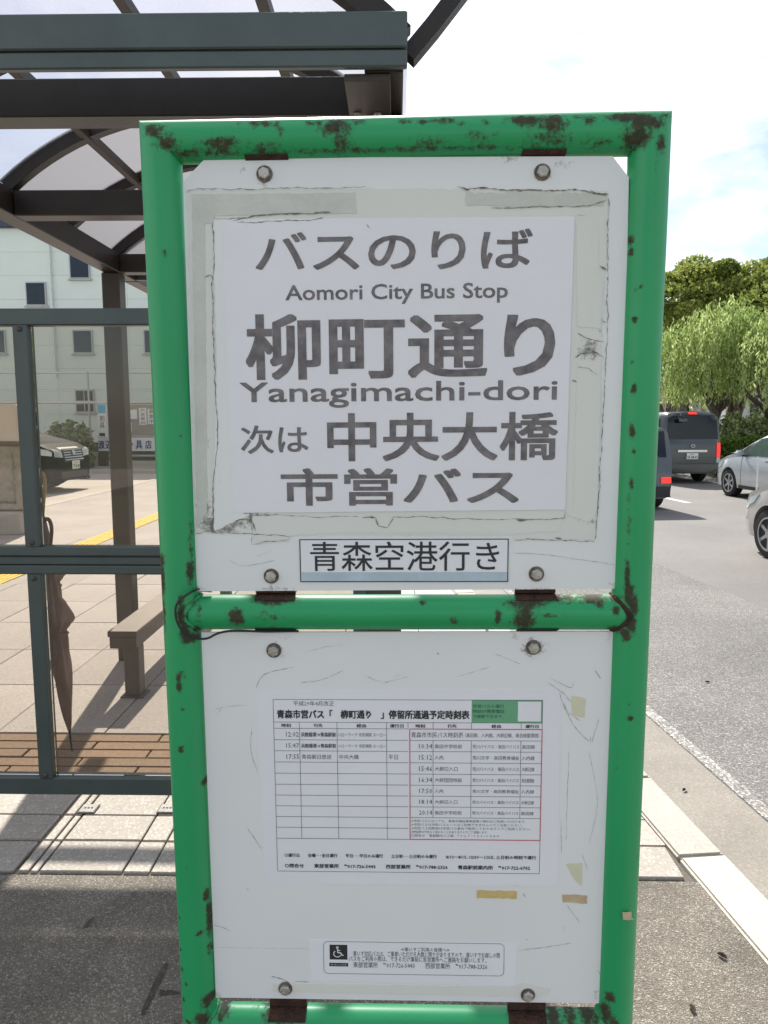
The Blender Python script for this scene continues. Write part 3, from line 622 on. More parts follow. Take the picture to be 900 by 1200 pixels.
for i, (s, xe) in enumerate((('市営バスの運行', 590), ('時刻が携帯電話', 591), ('で検索できます。', 590))): TT(GT, s, 554, 824.8 + i * 6.0, xe, 829.2 + i * 6.0, 0, -.0009)
GT.build('green_box_text', M('dark_green_ink', (.02, .07, .04), .6), sign)
# ---- wheelchair notice
WN = Letters(); yW = -.0008
def rr(L, x0, y0, x1, y1, rad, t, yy):
    a = S(x0, y1); b = S(x1, y0); r_ = rad / F; t_ = t / F; P = []
    for cx, cz, a0 in ((b[0] - r_, b[1] - r_, 0), (a[0] + r_, b[1] - r_, 90), (a[0] + r_, a[1] + r_, 180), (b[0] - r_, a[1] + r_, 270)):
        for k in range(7): an = D2R(a0 + k * 15); P.append((cx, cz, math.cos(an), math.sin(an)))
    for p, p2 in zip(P, P[1:] + P[:1]):
        bb = len(L.v)
        for (c1, c2, cc, ss) in (p, p2): L.v += [(c1 + cc * r_, yy, c2 + ss * r_), (c1 + cc * (r_ - t_), yy, c2 + ss * (r_ - t_))]
        L.f.append((bb, bb + 1, bb + 3, bb + 2))
rr(WN, 379.5, 1105.5, 591, 1140.5, 6, .5, yW)
put(WN, '≪車いすご利用の皆様へ≫', 470, 1110.5, 527, 1114.5, 0, yW, 1)
put(WN, '車いす対応バスは、ご乗車いただける人数に限りがありますので、車いすでお越しの際', 414, 1116.2, 586, 1120.2, 0, yW, 1)
put(WN, 'バスをご利用の際は、できるだけ事前に各営業所へご連絡をお願いします。', 409, 1122, 570, 1126, 0, yW, 1)
put(WN, '東部営業所　℡017-726-5443　　西部営業所　℡017-788-2326', 414, 1129, 571, 1133.5, 0, yW, 1)
WN.build('wheelchair_notice_text', m_inkg, sign)
WK = Letters(); a = S(386.5, 1124); b = S(407, 1107); WK.rect(a[0], a[1], b[0], b[1], -.0006); a = S(386, 1132); b = S(408, 1128.2); WK.rect(a[0], a[1], b[0], b[1], -.0006); WK.build('wheelchair_panel', m_inkd, sign)
WI = Letters(); cx, cz = S(395.5, 1115)
u_ = 1 / F
def wst(pts, t):
    P = [(cx + a * u_, cz + c * u_) for a, c in pts]
    for (a, c), (d, e) in zip(P, P[1:]):
        L = math.hypot(d - a, e - c); nx, nz = -(e - c) / L * t * u_ / 2, (d - a) / L * t * u_ / 2; bb = len(WI.v)
        WI.v += [(a + nx, -.0009, c + nz), (a - nx, -.0009, c - nz), (d - nx, -.0009, e - nz), (d + nx, -.0009, e + nz)]; WI.f.append((bb, bb + 1, bb + 2, bb + 3))
wst([(1.2 * math.cos(D2R(k)), 6 + 1.2 * math.sin(D2R(k))) for k in range(0, 361, 45)], 1.2)
wst([(0, 5), (.4, -1), (4, -1.2), (6, -5), (7.6, -4.4)], 1.3); wst([(.3, 2.2), (3.6, 2)], 1.0)
wst([(-.2 + 4.6 * math.cos(D2R(k)), -2.6 + 4.4 * math.sin(D2R(k))) for k in range(125, 341, 15)], 1.1)
a = S(388, 1131); b = S(406, 1129.2); WI.put('やさしいバス', a[0], a[1], b[0], b[1], 0, -.0009, 1)
WI.build('wheelchair_symbol', m_paper2, sign)
# ---- clamps (rusty tabs) and bolts
for px, pz, top in ((313, 186, 1), (637, 184, 1), (322, 694, 0), (628, 693, 0), (323, 742, 1), (630, 741, 1), (337, 1176, 0), (618, 1180, 0)):
    a = S(px, pz); b = S(px, pz)
    hw = .0275; bm = bmesh.new()
    zz = zt if pz < 300 else (zm if pz < 900 else zb)
    z_in = a[1] + (-.045 if top else .04); z_out = zz
    pts = []
    rr_ = PR * (1 if pz < 300 else .93) + .0015
    # strap wraps the pipe's front on the board side, then runs flat behind the board
    sgn = -1 if top else 1
    arc = [(PD - rr_ * math.cos(D2R(t)), zz + sgn * rr_ * math.sin(D2R(t))) for t in range(52 if pz < 900 else 38, 106, 9)]
    prof = arc + [(.005, arc[-1][1] + sgn * .002), (.005, z_in)]
    th = .003; V0 = []; V1 = []
    for (yy, z_) in prof:
        V0.append([bm.verts.new((a[0] + s * hw, yy, z_)) for s in (-1, 1)]); V1.append([bm.verts.new((a[0] + s * hw, yy + th, z_)) for s in (-1, 1)])
    for i in range(len(prof) - 1):
        bm.faces.new((V0[i][0], V0[i][1], V0[i + 1][1], V0[i + 1][0])); bm.faces.new((V1[i][1], V1[i][0], V1[i + 1][0], V1[i + 1][1]))
        for s in (0, 1): bm.faces.new((V0[i][s], V0[i + 1][s], V1[i + 1][s], V1[i][s]))
    mk('mounting_tab', bm, m_rust, sign)
for px, pz in ((310, 204), (635.5, 202), (318, 675), (628.5, 672.5), (321, 762), (625, 758.5), (334.5, 1158), (618.5, 1165.5)):
    a = S(px, pz); T4 = Matrix.Translation((a[0], 0, a[1])) @ Matrix.Rotation(math.pi / 2, 4, 'X') @ Matrix.Rotation(random.uniform(0, 1), 4, 'Z')
    bm = lathe(bmesh.new(), [(.0104, 0), (.0104, .0012), (.0098, .0018)], 24, T4); ws = mk('washer', bm, M('rusty_washer', (.06, .035, .02), .7, .4, col2=(.25, .22, .19), scale=120), sign, 40)
    bm = lathe(bmesh.new(), [(.0078, .0018), (.0078, .0058), (.0066, .0072), (.003, .0076)], 6, T4); mk('bolt', bm, m_bolt, sign, 30)
# gusset scraps and the black cable round the left joint
for tri in (((229, 680), (229, 694), (247, 695)),): mk('gusset', poly_prism(bmesh.new(), q(tri), .004, .008), m_rust, sign)
pts = []
for px, py, d in ((236, 690, .012), (228, 692, -.016), (219, 697, -.024), (208, 706, -.03), (205.5, 718, -.03), (209, 732, -.029), (218, 743, -.026), (230, 748, -.02), (243, 748, -.018), (256, 742, -.02), (275, 739, -.012), (310, 740, -.006), (350, 739.5, -.003)):
    a = S(px, py, d); pts.append((a[0], d, a[1]))
mk('cable', tube(bmesh.new(), smoothpts(pts), .0016, 8), m_blk, sign, 60)
bm = bmesh.new(); box(bm, -.45, .45, -.25, .25, -.02, .06, .02, seg=2); o = mk('concrete_base', bm, m_kerb, sign, loc=(.0, .02, 0))

# ================================================================ BUS SHELTER
m_dkgr = M('shelter_green_grey', (.072, .090, .086), .45, .2, var=.12, scale=5, bump=.08, bscale=60)
m_brn = M('bronze_beam', (.028, .022, .018), .45, .3, var=.2, scale=6, bump=.08)
m_brnl = M('bronze_post', (.062, .050, .042), .5, .2, var=.15, scale=6, bump=.08)
m_glass = glassy('shelter_glass', (.85, .82, .77), .04)
m_roofp = bpy.data.materials.new('roof_polycarbonate'); m_roofp.use_nodes = True
t = m_roofp.node_tree; n = t.nodes; l = t.links; n.remove(n['Principled BSDF'])
a1 = n.new('ShaderNodeBsdfTranslucent'); a1.inputs[0].default_value = (.40, .395, .405, 1); a2 = n.new('ShaderNodeBsdfTransparent'); a2.inputs[0].default_value = (.55, .545, .56, 1)
nz = n.new('ShaderNodeTexNoise'); nz.inputs['Scale'].default_value = 2.5; nz.inputs['Detail'].default_value = 7; mr = n.new('ShaderNodeMapRange'); mr.inputs[3].default_value = .25; mr.inputs[4].default_value = .6; l.new(nz.outputs['Fac'], mr.inputs[0])
tcx = n.new('ShaderNodeTexCoord'); l.new(tcx.outputs['Object'], nz.inputs['Vector'])
a3 = n.new('ShaderNodeMixShader'); l.new(mr.outputs[0], a3.inputs[0]); l.new(a1.outputs[0], a3.inputs[1]); l.new(a2.outputs[0], a3.inputs[2])
l.new(a3.outputs[0], n['Material Output'].inputs[0])
m_roofc = m_roofp.copy(); m_roofc.name = 'roof_polycarbonate_clear'
for q_ in m_roofc.node_tree.nodes:
    if q_.type == 'BSDF_TRANSPARENT': q_.inputs[0].default_value = (.72, .73, .76, 1)
    if q_.type == 'MAP_RANGE': q_.inputs[3].default_value = .72; q_.inputs[4].default_value = .9
    if q_.type == 'BSDF_TRANSLUCENT': q_.inputs[0].default_value = (.55, .545, .56, 1)
for q_ in m_roofp.node_tree.nodes:
    if q_.type == 'MAP_RANGE': q_.inputs[3].default_value = .10; q_.inputs[4].default_value = .28
sh = tag(empty('bus_shelter', (-.9, 3.6, 0)), 'dark framed bus shelter with arched translucent roof and glass screen behind the sign', 'bus shelter')
def SB(name, m, x0, x1, y0, y1, z0, z1, bev=.004, par=None):
    o = BX(name, m, sh if par is None else par, x0, x1, y0, y1, z0, z1, bev); off = Vector((-.9, 3.6, 0))
    if par is None or par is not None: o.location = -off if par is None else (0, 0, 0)
    return o
XL, XR = -1.80, -.02
G0 = 2.09
# front gutter: two stepped fascias with a shadow groove
gt = SB('gutter', m_dkgr, -4.6, XR + .045, G0, G0 + .035, 2.578, 2.668)
SB('gutter_lip', m_dkgr, -4.6, XR + .045, G0 + .005, G0 + .028, 2.532, 2.5755)
SB('gutter', m_dkgr, XL - .05, XR + .045, 5.122, 5.157, 2.54, 2.62)
ties = [2.40, 3.50, 4.80]
for Y in ties: SB('tie_beam', m_brn, XL + .05, XR - .06, Y, Y + .10, 2.53, 2.642)
SB('tie_beam', m_brn, -4.55, XL - .07, 2.40, 2.50, 2.53, 2.65)
for X_ in (XL, XR - .01): SB('side_beam', m_brn, X_ - .06, X_ + .045, G0 + .037, 5.12, 2.532, 2.650)
for X_, Y in ((XL, 4.85), (XR - .06, 4.85), (XR - .01, 2.45), (XL - 2.7, 2.45)): SB('post', m_brnl, X_ - .068, X_ + .045, Y - .055, Y + .055, 0, 2.53, .006)
# bracket plates with bolts below the gutter's right end
SB('side_beam_end', m_brn, XL - .055, XL + .04, 5.16, 5.9, 2.535, 2.645)
SB('bracket_plate', m_brnl, XR - .125, XR + .0, G0 + .04, 2.40, 2.51, 2.53, .002)
for bx_ in (XR - .1, XR - .04):
    o = mk('bracket_bolt', lathe(bmesh.new(), [(.012, -.01), (.012, 0)], 10, Matrix.Translation((bx_, 2.34, 2.508))), m_bolt, sh); o.location = (.9, -3.6, 0)
def arch_pts(rise=.40, n=28, x0=XL - .03, x1=XR + .03, z0=2.62):
    c = (x1 - x0) / 2; Rr = (c * c + rise * rise) / (2 * rise); th = math.asin(c / Rr); cx_ = (x0 + x1) / 2; cz_ = z0 + rise - Rr
    return [(cx_ + Rr * math.sin(-th + 2 * th * i / n), cz_ + Rr * math.cos(-th + 2 * th * i / n), -th + 2 * th * i / n) for i in range(n + 1)]
def archbar(name, m, Y0, Y1, t0, t1, pts):
    bm = bmesh.new(); rings = []
    for x, z, a_ in pts:
        nx, nz_ = math.sin(a_), math.cos(a_)
        rings.append([bm.verts.new((x + nx * k, Y, z + nz_ * k)) for k, Y in ((t0, Y0), (t0, Y1), (t1, Y1), (t1, Y0))])
    for a, b in zip(rings, rings[1:]):
        for k in range(4): bm.faces.new((a[k], b[k], b[(k + 1) % 4], a[(k + 1) % 4]))
    bm.faces.new(rings[0]); bm.faces.new(rings[-1][::-1]); bmesh.ops.recalc_face_normals(bm, faces=bm.faces)
    o = mk(name, bm, m, sh, 30); o.location = (.9, -3.6, 0); return o
AP = arch_pts(.37)
AY = [2.12, 2.80, 3.50, 4.15, 4.82]
for Y in AY: archbar('arch_rib', m_brn, Y, Y + .05, -.03, .035, AP)
for Y0, Y1 in zip(AY, AY[1:]): archbar('roof_panel', m_roofc if Y0 < 3.4 else m_roofp, Y0 + .052, Y1 - .002, .020, .026, AP)
for k in (7, 14, 21):
    x, z, a_ = AP[k]; SB('purlin', m_brnl, x - .018, x + .018, 2.14, 5.0, z - .034, z + .012, .002)
bm = bmesh.new(); poly_prism(bm, [(x_, z_ - .032) for x_, z_, _ in AP[1:-1]] + [(AP[-2][0], 2.645), (AP[1][0], 2.645)], 4.845, 4.85)  # infill added under the end arch to dim the sunlit strip on the ground
m_gab = m_roofp.copy(); m_gab.name = 'gable_dimmer_sheet'
for q_ in m_gab.node_tree.nodes:
    if q_.type == 'MAP_RANGE': q_.inputs[3].default_value = .45; q_.inputs[4].default_value = .7
o = mk('gable_dimmer', bm, m_gab, sh); o.location = (.9, -3.6, 0)
# left neighbouring vault of the same shelter (its right edge is just out of the picture)
AP2 = arch_pts(.37, 20, XL - 2.75, XL - .07)
for Y in AY: archbar('arch_rib', m_brn, Y, Y + .05, -.03, .035, AP2)
for Y0, Y1 in zip(AY, AY[1:]): archbar('roof_panel', m_roofp, Y0 + .052, Y1 - .002, .020, .026, AP2)
# raised rib of the kerb-side eave at the right end of the gutter
e0 = atY(478, 58, 2.16); e1 = atY(524, 0, 2.16)
P = []
for i in range(12):
    t = i / 11; x = e0.x + (t ** .93) * .62; z = e0.z - .02 + .66 * math.sin(t * 1.25) ; P.append((x, z))
bm = bmesh.new(); rings = []
for i, (x, z) in enumerate(P):
    a = P[max(i - 1, 0)]; b = P[min(i + 1, 11)]; dx, dz = b[0] - a[0], b[1] - a[1]; L = math.hypot(dx, dz); nx, nz_ = -dz / L, dx / L
    rings.append([bm.verts.new((x + nx * k, Y, z + nz_ * k)) for k, Y in ((-.022, 2.14), (-.022, 2.19), (.022, 2.19), (.022, 2.14))])
for a, b in zip(rings, rings[1:]):
    for k in range(4): bm.faces.new((a[k], b[k], b[(k + 1) % 4], a[(k + 1) % 4]))
bm.faces.new(rings[0]); bm.faces.new(rings[-1][::-1]); bmesh.ops.recalc_face_normals(bm, faces=bm.faces)
o = mk('eave_rib', bm, m_brn, sh, 30); o.location = (.9, -3.6, 0)
# glass screen
PY = 2.40
zs = [atY(100, y, PY).z for y in (932, 912, 673, 641, 381, 361)]
pr = SB('screen_rail', m_dkgr, -4.5, XR - .08, PY, PY + .05, zs[0], zs[1]); SB('screen_rail', m_dkgr, -4.5, XR - .08, PY, PY + .05, zs[4], zs[5])
h3 = (zs[3] - zs[2]) / 3
SB('screen_rail', m_dkgr, -4.5, XR - .08, PY - .006, PY + .05, zs[2], zs[2] + h3 - .001); SB('screen_rail', m_dkgr, -4.5, XR - .08, PY, PY + .05, zs[2] + h3, zs[2] + 2 * h3 - .001); SB('screen_rail', m_dkgr, -4.5, XR - .08, PY - .006, PY + .05, zs[2] + 2 * h3, zs[3])
dx = atY(30, 500, PY).x
for X_ in (dx, dx - 1.15, dx - 2.3, XR - .1):
    for z0, z1 in ((zs[1], zs[2]), (zs[3], zs[4])): SB('screen_mullion', m_dkgr, X_ - .024, X_ + .024, PY - .004, PY + .046, z0 - .002, z1 + .002, .004)
    for zz in (zs[4] + .008 - .02, zs[3] + .014, zs[2] - .014, zs[1] + .012):
        T4 = Matrix.Translation((X_, PY - .004, zz)) @ Matrix.Rotation(math.pi / 2, 4, 'X')
        o = mk('screen_screw', lathe(bmesh.new(), [(.009, 0), (.009, .003), (.005, .006)], 10, T4), m_brnl, sh, 40); o.location = (.9, -3.6, 0)
for xa, xb in ((dx - 2.3, dx - 1.15), (dx - 1.15, dx), (dx, XR - .1)):
    for z0, z1 in ((zs[1], zs[2]), (zs[3], zs[4])): SB('glass_pane', m_glass, xa + .026, xb - .026, PY + .020, PY + .026, z0 + .001, z1 - .001, 0)
# bench
m_bench = M('bench_metal', (.12, .10, .085), .55, .2, var=.12, scale=9, bump=.1)
bn = tag(empty('bench', (-1.57, 5.0, 0)), 'narrow brown metal bench on square legs under the shelter roof', 'bench')
BX('seat', m_bench, bn, -.085, .085, -.9, 1.6, .37, .405, .004); BX('seat_skirt', m_bench, bn, -.078, .078, -.89, 1.59, .30, .369, .003)
for yy in (-.86, .30, 1.48):
    bm = bmesh.new(); box(bm, -.012, .078, yy, yy + .09, .008, .30, .004); mk('leg', bm, m_bench, bn); BX('foot_plate', m_bench, bn, -.035, .1, yy - .02, yy + .11, 0, .008, .002)
# umbrellas hung on the screen
m_umb = M('umbrella_cloth', (.42, .29, .26), .8, var=.15, scale=14, bump=.3, bscale=30)
def umbrella(px, label, hcol, tipx=85, full=True):
    Y = 2.52
    A = [atY(*p, Y) for p in ((57, 660), (66, 690), (74, 745), (80, 800), (84.5, 880))]
    off = Vector((px, 0, 0))
    t = tag(empty('umbrella', (A[0].x + px, Y, A[0].z)), label, 'umbrella', 'umbrellas hung on the screen rail')
    def loc(p): return Vector(p) - A[0]
    c0, c1 = loc(A[0]), loc(A[4]); ax_ = (c1 - c0).normalized(); L = (c1 - c0).length
    s1 = ax_.cross(Vector((0, 1, 0))).normalized(); s2 = ax_.cross(s1)
    bm = bmesh.new(); rings = []; prof = [(0.0, .010), (.10, .018), (.20, .028), (.29, .041), (.335, .027), (.40, .029), (.52, .030), (.66, .024), (.80, .016), (.885, .007)]
    prof = [(v[0], v[1]) for v in smoothpts([(a_, b_, 0) for a_, b_ in prof], 4)]
    for tt, r_ in prof:
        ring = []
        for k in range(40):
            an = 2 * math.pi * k / 40; rr2 = r_ * (1 + .22 * math.sin(an * 4 + tt * 7) + .10 * math.sin(an * 7 - tt * 11)); 
            if .2 < tt < .34 and math.cos(an) > .5: rr2 *= 1.25
            ring.append(bm.verts.new(c0 + ax_ * (tt * L) + (s1 * math.cos(an) + s2 * math.sin(an) * .7) * rr2))
        rings.append(ring)
    for a, b in zip(rings, rings[1:]):
        for k in range(40): bm.faces.new((a[k], a[(k + 1) % 40], b[(k + 1) % 40], b[k]))
    bm.faces.new(rings[0][::-1]); bm.faces.new(rings[-1]); mk('canopy', bm, m_umb, t, 60)
    mk('tip', tube(bmesh.new(), [c0 + ax_ * L * .88, c1], [.005, .003], 8), m_blk, t, 60)
    H_ = [atY(*p, Y) for p in ((57.5, 662), (59, 640), (60.5, 622), (59, 612), (55.5, 608), (52, 611), (51, 618))]
    mk('handle', tube(bmesh.new(), smoothpts([loc(p) for p in H_]), .0065, 10), hcol, t, 60)
    mk('strap', tube(bmesh.new(), [c0 + ax_ * (L * .37) + (s1 * math.cos(a) + s2 * math.sin(a) * .8) * .036 for a in [i * math.pi / 8 for i in range(17)]], .004, 6), m_umb, t, 60)
    return t
umbrella(0, 'furled brown umbrella hanging tip down behind the lower glass, hooked on the rail', M('wood_handle', (.13, .10, .08), .4))
u2 = umbrella(-.048, 'second furled umbrella with a yellow handle, mostly hidden behind the screen mullion', M('yellow_handle', (.50, .30, .03), .4)); u2.location.z += .155; u2.location.y += .07

# ================================================================ FAR LEFT: lot, building, fence, car
m_wall = M('facade_panel', (.66, .73, .68), .6, var=.03, scale=.4, obj_random=.02)
m_wallb = M('facade_joint', (.64, .70, .66), .8)
m_dark = M('window_dark', (.018, .022, .03), .1, var=.3, scale=2)
m_frame = M('window_frame', (.42, .43, .42), .4, .3)
bl = tag(empty('office_building', (-16, 30, 0)), 'pale green panel-clad building with small square windows across the lot', 'building')
def LB_(name, m, par, x0, x1, y0, y1, z0, z1, bev=0.0, org=(-16, 30, 0)):
    o = BX(name, m, par, x0, x1, y0, y1, z0, z1, bev); o.location = -Vector(org) if par.parent is None else (0, 0, 0); return o
BXR = -2.2; BXL = -34
LB_('wall', m_wallb, bl, BXL, BXR, 30.05, 42, -.1, 9.1)
pcs = {}
ww = 2.93; hh = .905
xs0 = atY(62, 330, 30).x
for i in range(-6, 5):
    for j in range(10):
        x0 = xs0 + i * ww; z0 = .05 + j * hh
        if x0 + ww > BXR: continue
        if not pcs: o = mk('facade_panel', box(bmesh.new(), .004, ww - .004, 0, .05, .003, hh - .003, .002), m_wall, bl); pcs[0] = o
        else: o = bpy.data.objects.new('facade_panel', pcs[0].data); COL.objects.link(o); o.parent = bl
        o.location = (x0 + 16, 0, z0)
LB_('roof', M('roof_edge', (.03, .04, .07), .4), bl, BXL - .2, BXR + .2, 29.8, 42.2, 9.1, 9.5, .02)
for (x0, y0, x1, y1, bars) in ((33, 332, 52.5, 357, 0), (84, 299.5, 103.5, 325.5, 0), (88, 388, 107, 413, 0), (91, 458, 109, 482, 1), (171, 388, 190, 413, 0), (-40, 332, -20, 357, 0), (-10, 388, 5, 413, 0), (240, 388, 260, 413, 0), (240, 300, 260, 325, 0)):
    a = atY(x0, y1, 30); b = atY(x1, y0, 30)
    f_ = LB_('window', m_frame, bl, a.x - .05, b.x + .05, 29.93, 30.02, a.z - .05, b.z + .05, .01)
    LB_('sill', m_frame, bl, a.x - .12, b.x + .12, 29.90, 30.0, a.z - .11, a.z - .052, .01)
    p = BX('pane', m_dark, f_, a.x, b.x, 29.915, 29.928, a.z, b.z, 0)
    if bars:
        mxx = (a.x + b.x) / 2; BX('glazing_bar', m_frame, f_, mxx - .015, mxx + .015, 29.90, 29.914, a.z, b.z, 0); BX('glazing_bar', m_frame, f_, a.x, b.x, 29.895, 29.899, (a.z + b.z) / 2 - .015, (a.z + b.z) / 2 + .015, 0)
for px in (62, ): 
    p = atY(px, 380, 29.9); LB_('downpipe', m_wallb, bl, p.x - .03, p.x + .03, 29.86, 29.94, 3.3, 9.0)
# low dark wall and slab in front of the building
m_dkwall = M('dark_wall', (.05, .055, .05), .8, var=.3, scale=3)
o = BX('boundary_wall', m_dkwall, None, -30, -2.5, 28.2, 28.4, -.1, .78, .01); tag(o, 'low dark wall along the foot of the pale green building', 'wall')
o = BX('yard_slab', m_lot, None, -30, -2.5, 22.8, 28.2, -.1, .10, .02, 'structure')
# net fence
m_wpipe = M('white_pipe', (.55, .55, .52), .4, .2, var=.08)
fn = tag(empty('net_fence', (-10.8, 24.7, 0)), 'tall thin fence of white rails on slim posts behind the parked van', 'fence')
fp = gnd(105, 550)
zr = [atY(100, y, 24.7).z for y in (437, 456, 472, 534)]
for k in range(-4, 6):
    X_ = fp.x + k * 3.6
    if X_ > -1: continue
    o = mk('fence_post', tube(bmesh.new(), [(X_ + 10.8, 0, .2), (X_ + 10.8, 0, zr[0] + .05)], .035, 10), m_frame, fn, 60)
    o = mk('post_footing', box(bmesh.new(), X_ + 10.8 - .28, X_ + 10.8 + .28, -.25, .25, 0, .55, .05, seg=2), m_lot, fn)
for z, r_ in zip(zr, (.03, .012, .045, .035)): mk('fence_rail', tube(bmesh.new(), [(-13, 0, z), (8.6, 0, z)], r_, 10), m_wpipe, fn, 60)
# boards and banner on the fence line
m_bl = M('blue_letter', (.03, .06, .25), .6); m_bd = M('board_grey', (.34, .31, .27), .7, var=.08)
nb = tag(empty('notice_board', (0, 24.55, 0)), 'grey notice board with white sheets above the banner', 'notice board')
a = atY(148, 510, 24.55); b = atY(230, 474, 24.55); BX('board_panel', m_bd, nb, a.x, b.x, 0, .05, a.z, b.z, .01)
BX('board_edge', m_frame, nb, a.x, b.x, -.03, .05, a.z - .1, a.z - .002, .01)
for (x0, y0, x1, y1, s) in ((152, 480, 160, 491, ''), (163, 478, 171, 498, '大会案内'), (173, 479, 181, 497, '募集中'), (148, 495, 153.5, 506, ''), (185, 480, 196, 497, '')):
    a = atY(x0, y1, 24.5); b = atY(x1, y0, 24.5); sh_ = BX('notice', m_paper2, nb, a.x, b.x, -.02, -.003, a.z, b.z, 0)
    if s:
        L = Letters(); hgt = (b.z - a.z) / len(s)
        for i, ch in enumerate(s): L.put(ch, a.x + .05, b.z - (i + 1) * hgt + .015, b.x - .05, b.z - i * hgt - .015, 0, -.023, 1)
        L.build('notice_text', m_inkg, sh_)
bn2 = tag(empty('shop_banner', (0, 24.45, 0)), 'long white banner with blue letters tied to the fence', 'banner')
a = atY(115.5, 528.5, 24.45); b = atY(196, 513, 24.45); bx_ = BX('banner_cloth', m_paper2, bn2, a.x, b.x, 0, .02, a.z, b.z, 0)
L = Letters(); xs_ = [(119, '渡'), (127.5, '辺'), (136, '釣'), (152, 'り'), (163.0, '具'), (174, '店')]
for x, ch in xs_: c0 = atY(x - 3.6, 526, 24.45); c1 = atY(x + 3.6, 516, 24.45); L.put(ch, c0.x, c0.z, c1.x, c1.z, .008, -.006, 1)
L.build('banner_lettering', m_bl, bn2)
vs = tag(empty('shop_sign', (0, 24.4, 0)), 'narrow upright blue and white shop sign on a dark post', 'sign')
a = atY(115.5, 513, 24.4); b = atY(123.5, 473, 24.4); BX('sign_panel', m_paper2, vs, a.x, b.x, 0, .08, a.z, b.z, .01)
c = atY(115.5, 484, 24.4); BX('blue_panel', M('cyan_print', (.12, .42, .60), .5), vs, a.x + .01, b.x - .01, -.01, -.002, c.z, b.z - .02, 0)
c = atY(118, 511, 24.4); BX('dark_panel', m_inkd, vs, a.x + .03, b.x - .06, -.01, -.002, c.z, c.z + .1, 0)
L = Letters()
for i, ch in enumerate('釣具'): c0 = atY(117, 494 + i * 8, 24.4); c1 = atY(122.5, 487 + i * 8, 24.4); L.put(ch, c0.x, c0.z, c1.x, c1.z, 0, -.006, 1)
L.build('sign_lettering', M('maroon_print', (.14, .04, .04), .6), vs)
c = atY(120, 556, 24.4); BX('sign_post', M('dark_post', (.04, .025, .022), .6), vs, c.x - .13, c.x + .13, .1, .3, .0, a.z - .01, .01)
# weathered display cabinet at the left edge
cb = tag(empty('display_cabinet', (-5.9, 10.4, 0)), 'weathered display board with beige panel and stained lower front by the lot', 'display board')
m_beige = M('beige_panel', (.50, .42, .31), .7, var=.06, scale=3); m_stain = M('stained_stone', (.20, .165, .13), .8, col2=(.38, .33, .27), scale=7, bump=.4, bscale=30); m_rail = M('brown_rail', (.12, .085, .065), .6)
def cz_(y): return atY(10, y, 10.3).z
cxr = atY(23, 560, 10.3).x + 5.9
BX('upper_panel', m_beige, cb, -1.0, cxr - .02, -.05, .25, cz_(518), cz_(474), .01); BX('rail', m_rail, cb, -1.05, cxr, -.09, .3, cz_(522), cz_(518.2), .01)
BX('lower_panel', m_stain, cb, -1.0, cxr, -.04, .25, cz_(598), cz_(522.2), .01)
BX('plinth', m_slabfar, cb, -1.05, cxr - .02, -.12, .35, -.01, cz_(600), .02)
L = Letters(); 
for k in range(3): L.strip([(-.6 + .02 * k, cz_(590) + .02 * k), (cxr - .1, cz_(590) + .01)], .02, -.043, .012)
L.strip([(cxr - .12, cz_(592)), (cxr - .11, cz_(530))], .05, -.043, .012); L.strip([(cxr - .35, cz_(592)), (cxr - .32, cz_(540))], .03, -.043, .012)
L.build('stain_streaks', m_dirt, cb)

# ------------------------------------------------------------ leaves
def leafcloud(pts, size, aspect=.5, droop=0.0, tone=None):
    """pts Nx3 -> mesh of one small bent quad per point"""
    n_ = len(pts); nrm = rng.normal(size=(n_, 3)); nrm[:, 2] = np.abs(nrm[:, 2]) * .8
    nrm /= np.linalg.norm(nrm, axis=1)[:, None]
    t = rng.normal(size=(n_, 3)); t[:, 2] -= droop * 3; t -= (t * nrm).sum(1)[:, None] * nrm; t /= np.linalg.norm(t, axis=1)[:, None] + 1e-9
    b = np.cross(nrm, t); s = size * rng.uniform(.6, 1.35, n_)[:, None]
    V = np.empty((n_, 4, 3)); V[:, 0] = pts - t * s; V[:, 1] = pts + b * s * aspect; V[:, 2] = pts + t * s; V[:, 3] = pts - b * s * aspect
    me = bpy.data.meshes.new('leaves'); me.vertices.add(n_ * 4); me.vertices.foreach_set('co', V.reshape(-1).astype(np.float32))
    me.loops.add(n_ * 4); me.loops.foreach_set('vertex_index', np.arange(n_ * 4, dtype=np.int32)); me.polygons.add(n_); me.polygons.foreach_set('loop_start', np.arange(0, n_ * 4, 4, dtype=np.int32))
    me.update(); me.validate()
    tn = rng.uniform(0, 1, n_) if tone is None else np.clip(tone + rng.normal(0, .18, n_), 0, 1)
    at = me.attributes.new('tone', 'FLOAT', 'POINT'); at.data.foreach_set('value', np.repeat(tn, 4).astype(np.float32)); return me
m_will = leafmat('willow_leaf', (.17, .25, .06), (.58, .66, .30), .55)
m_zel = leafmat('zelkova_leaf', (.07, .115, .025), (.36, .40, .11), .5)
m_hedge = leafmat('hedge_leaf', (.06, .12, .02), (.22, .30, .08), .45)
m_shrub = leafmat('shrub_leaf', (.09, .13, .04), (.42, .46, .24), .45)
m_bark = M('bark', (.065, .05, .04), .9, col2=(.15, .12, .10), scale=12, bump=.8, bscale=30)
def limb(p0, p1, r0, r1, wob=.06, k=7, n=8, bm=None):
    P = []; d = p1 - p0
    for i in range(k + 1):
        t = i / k; P.append(p0 + d * t + Vector((random.uniform(-1, 1), random.uniform(-1, 1), 0)) * wob * d.length * math.sin(math.pi * t))
    tube(bm, P, [r0 + (r1 - r0) * i / k for i in range(k + 1)], n); return P
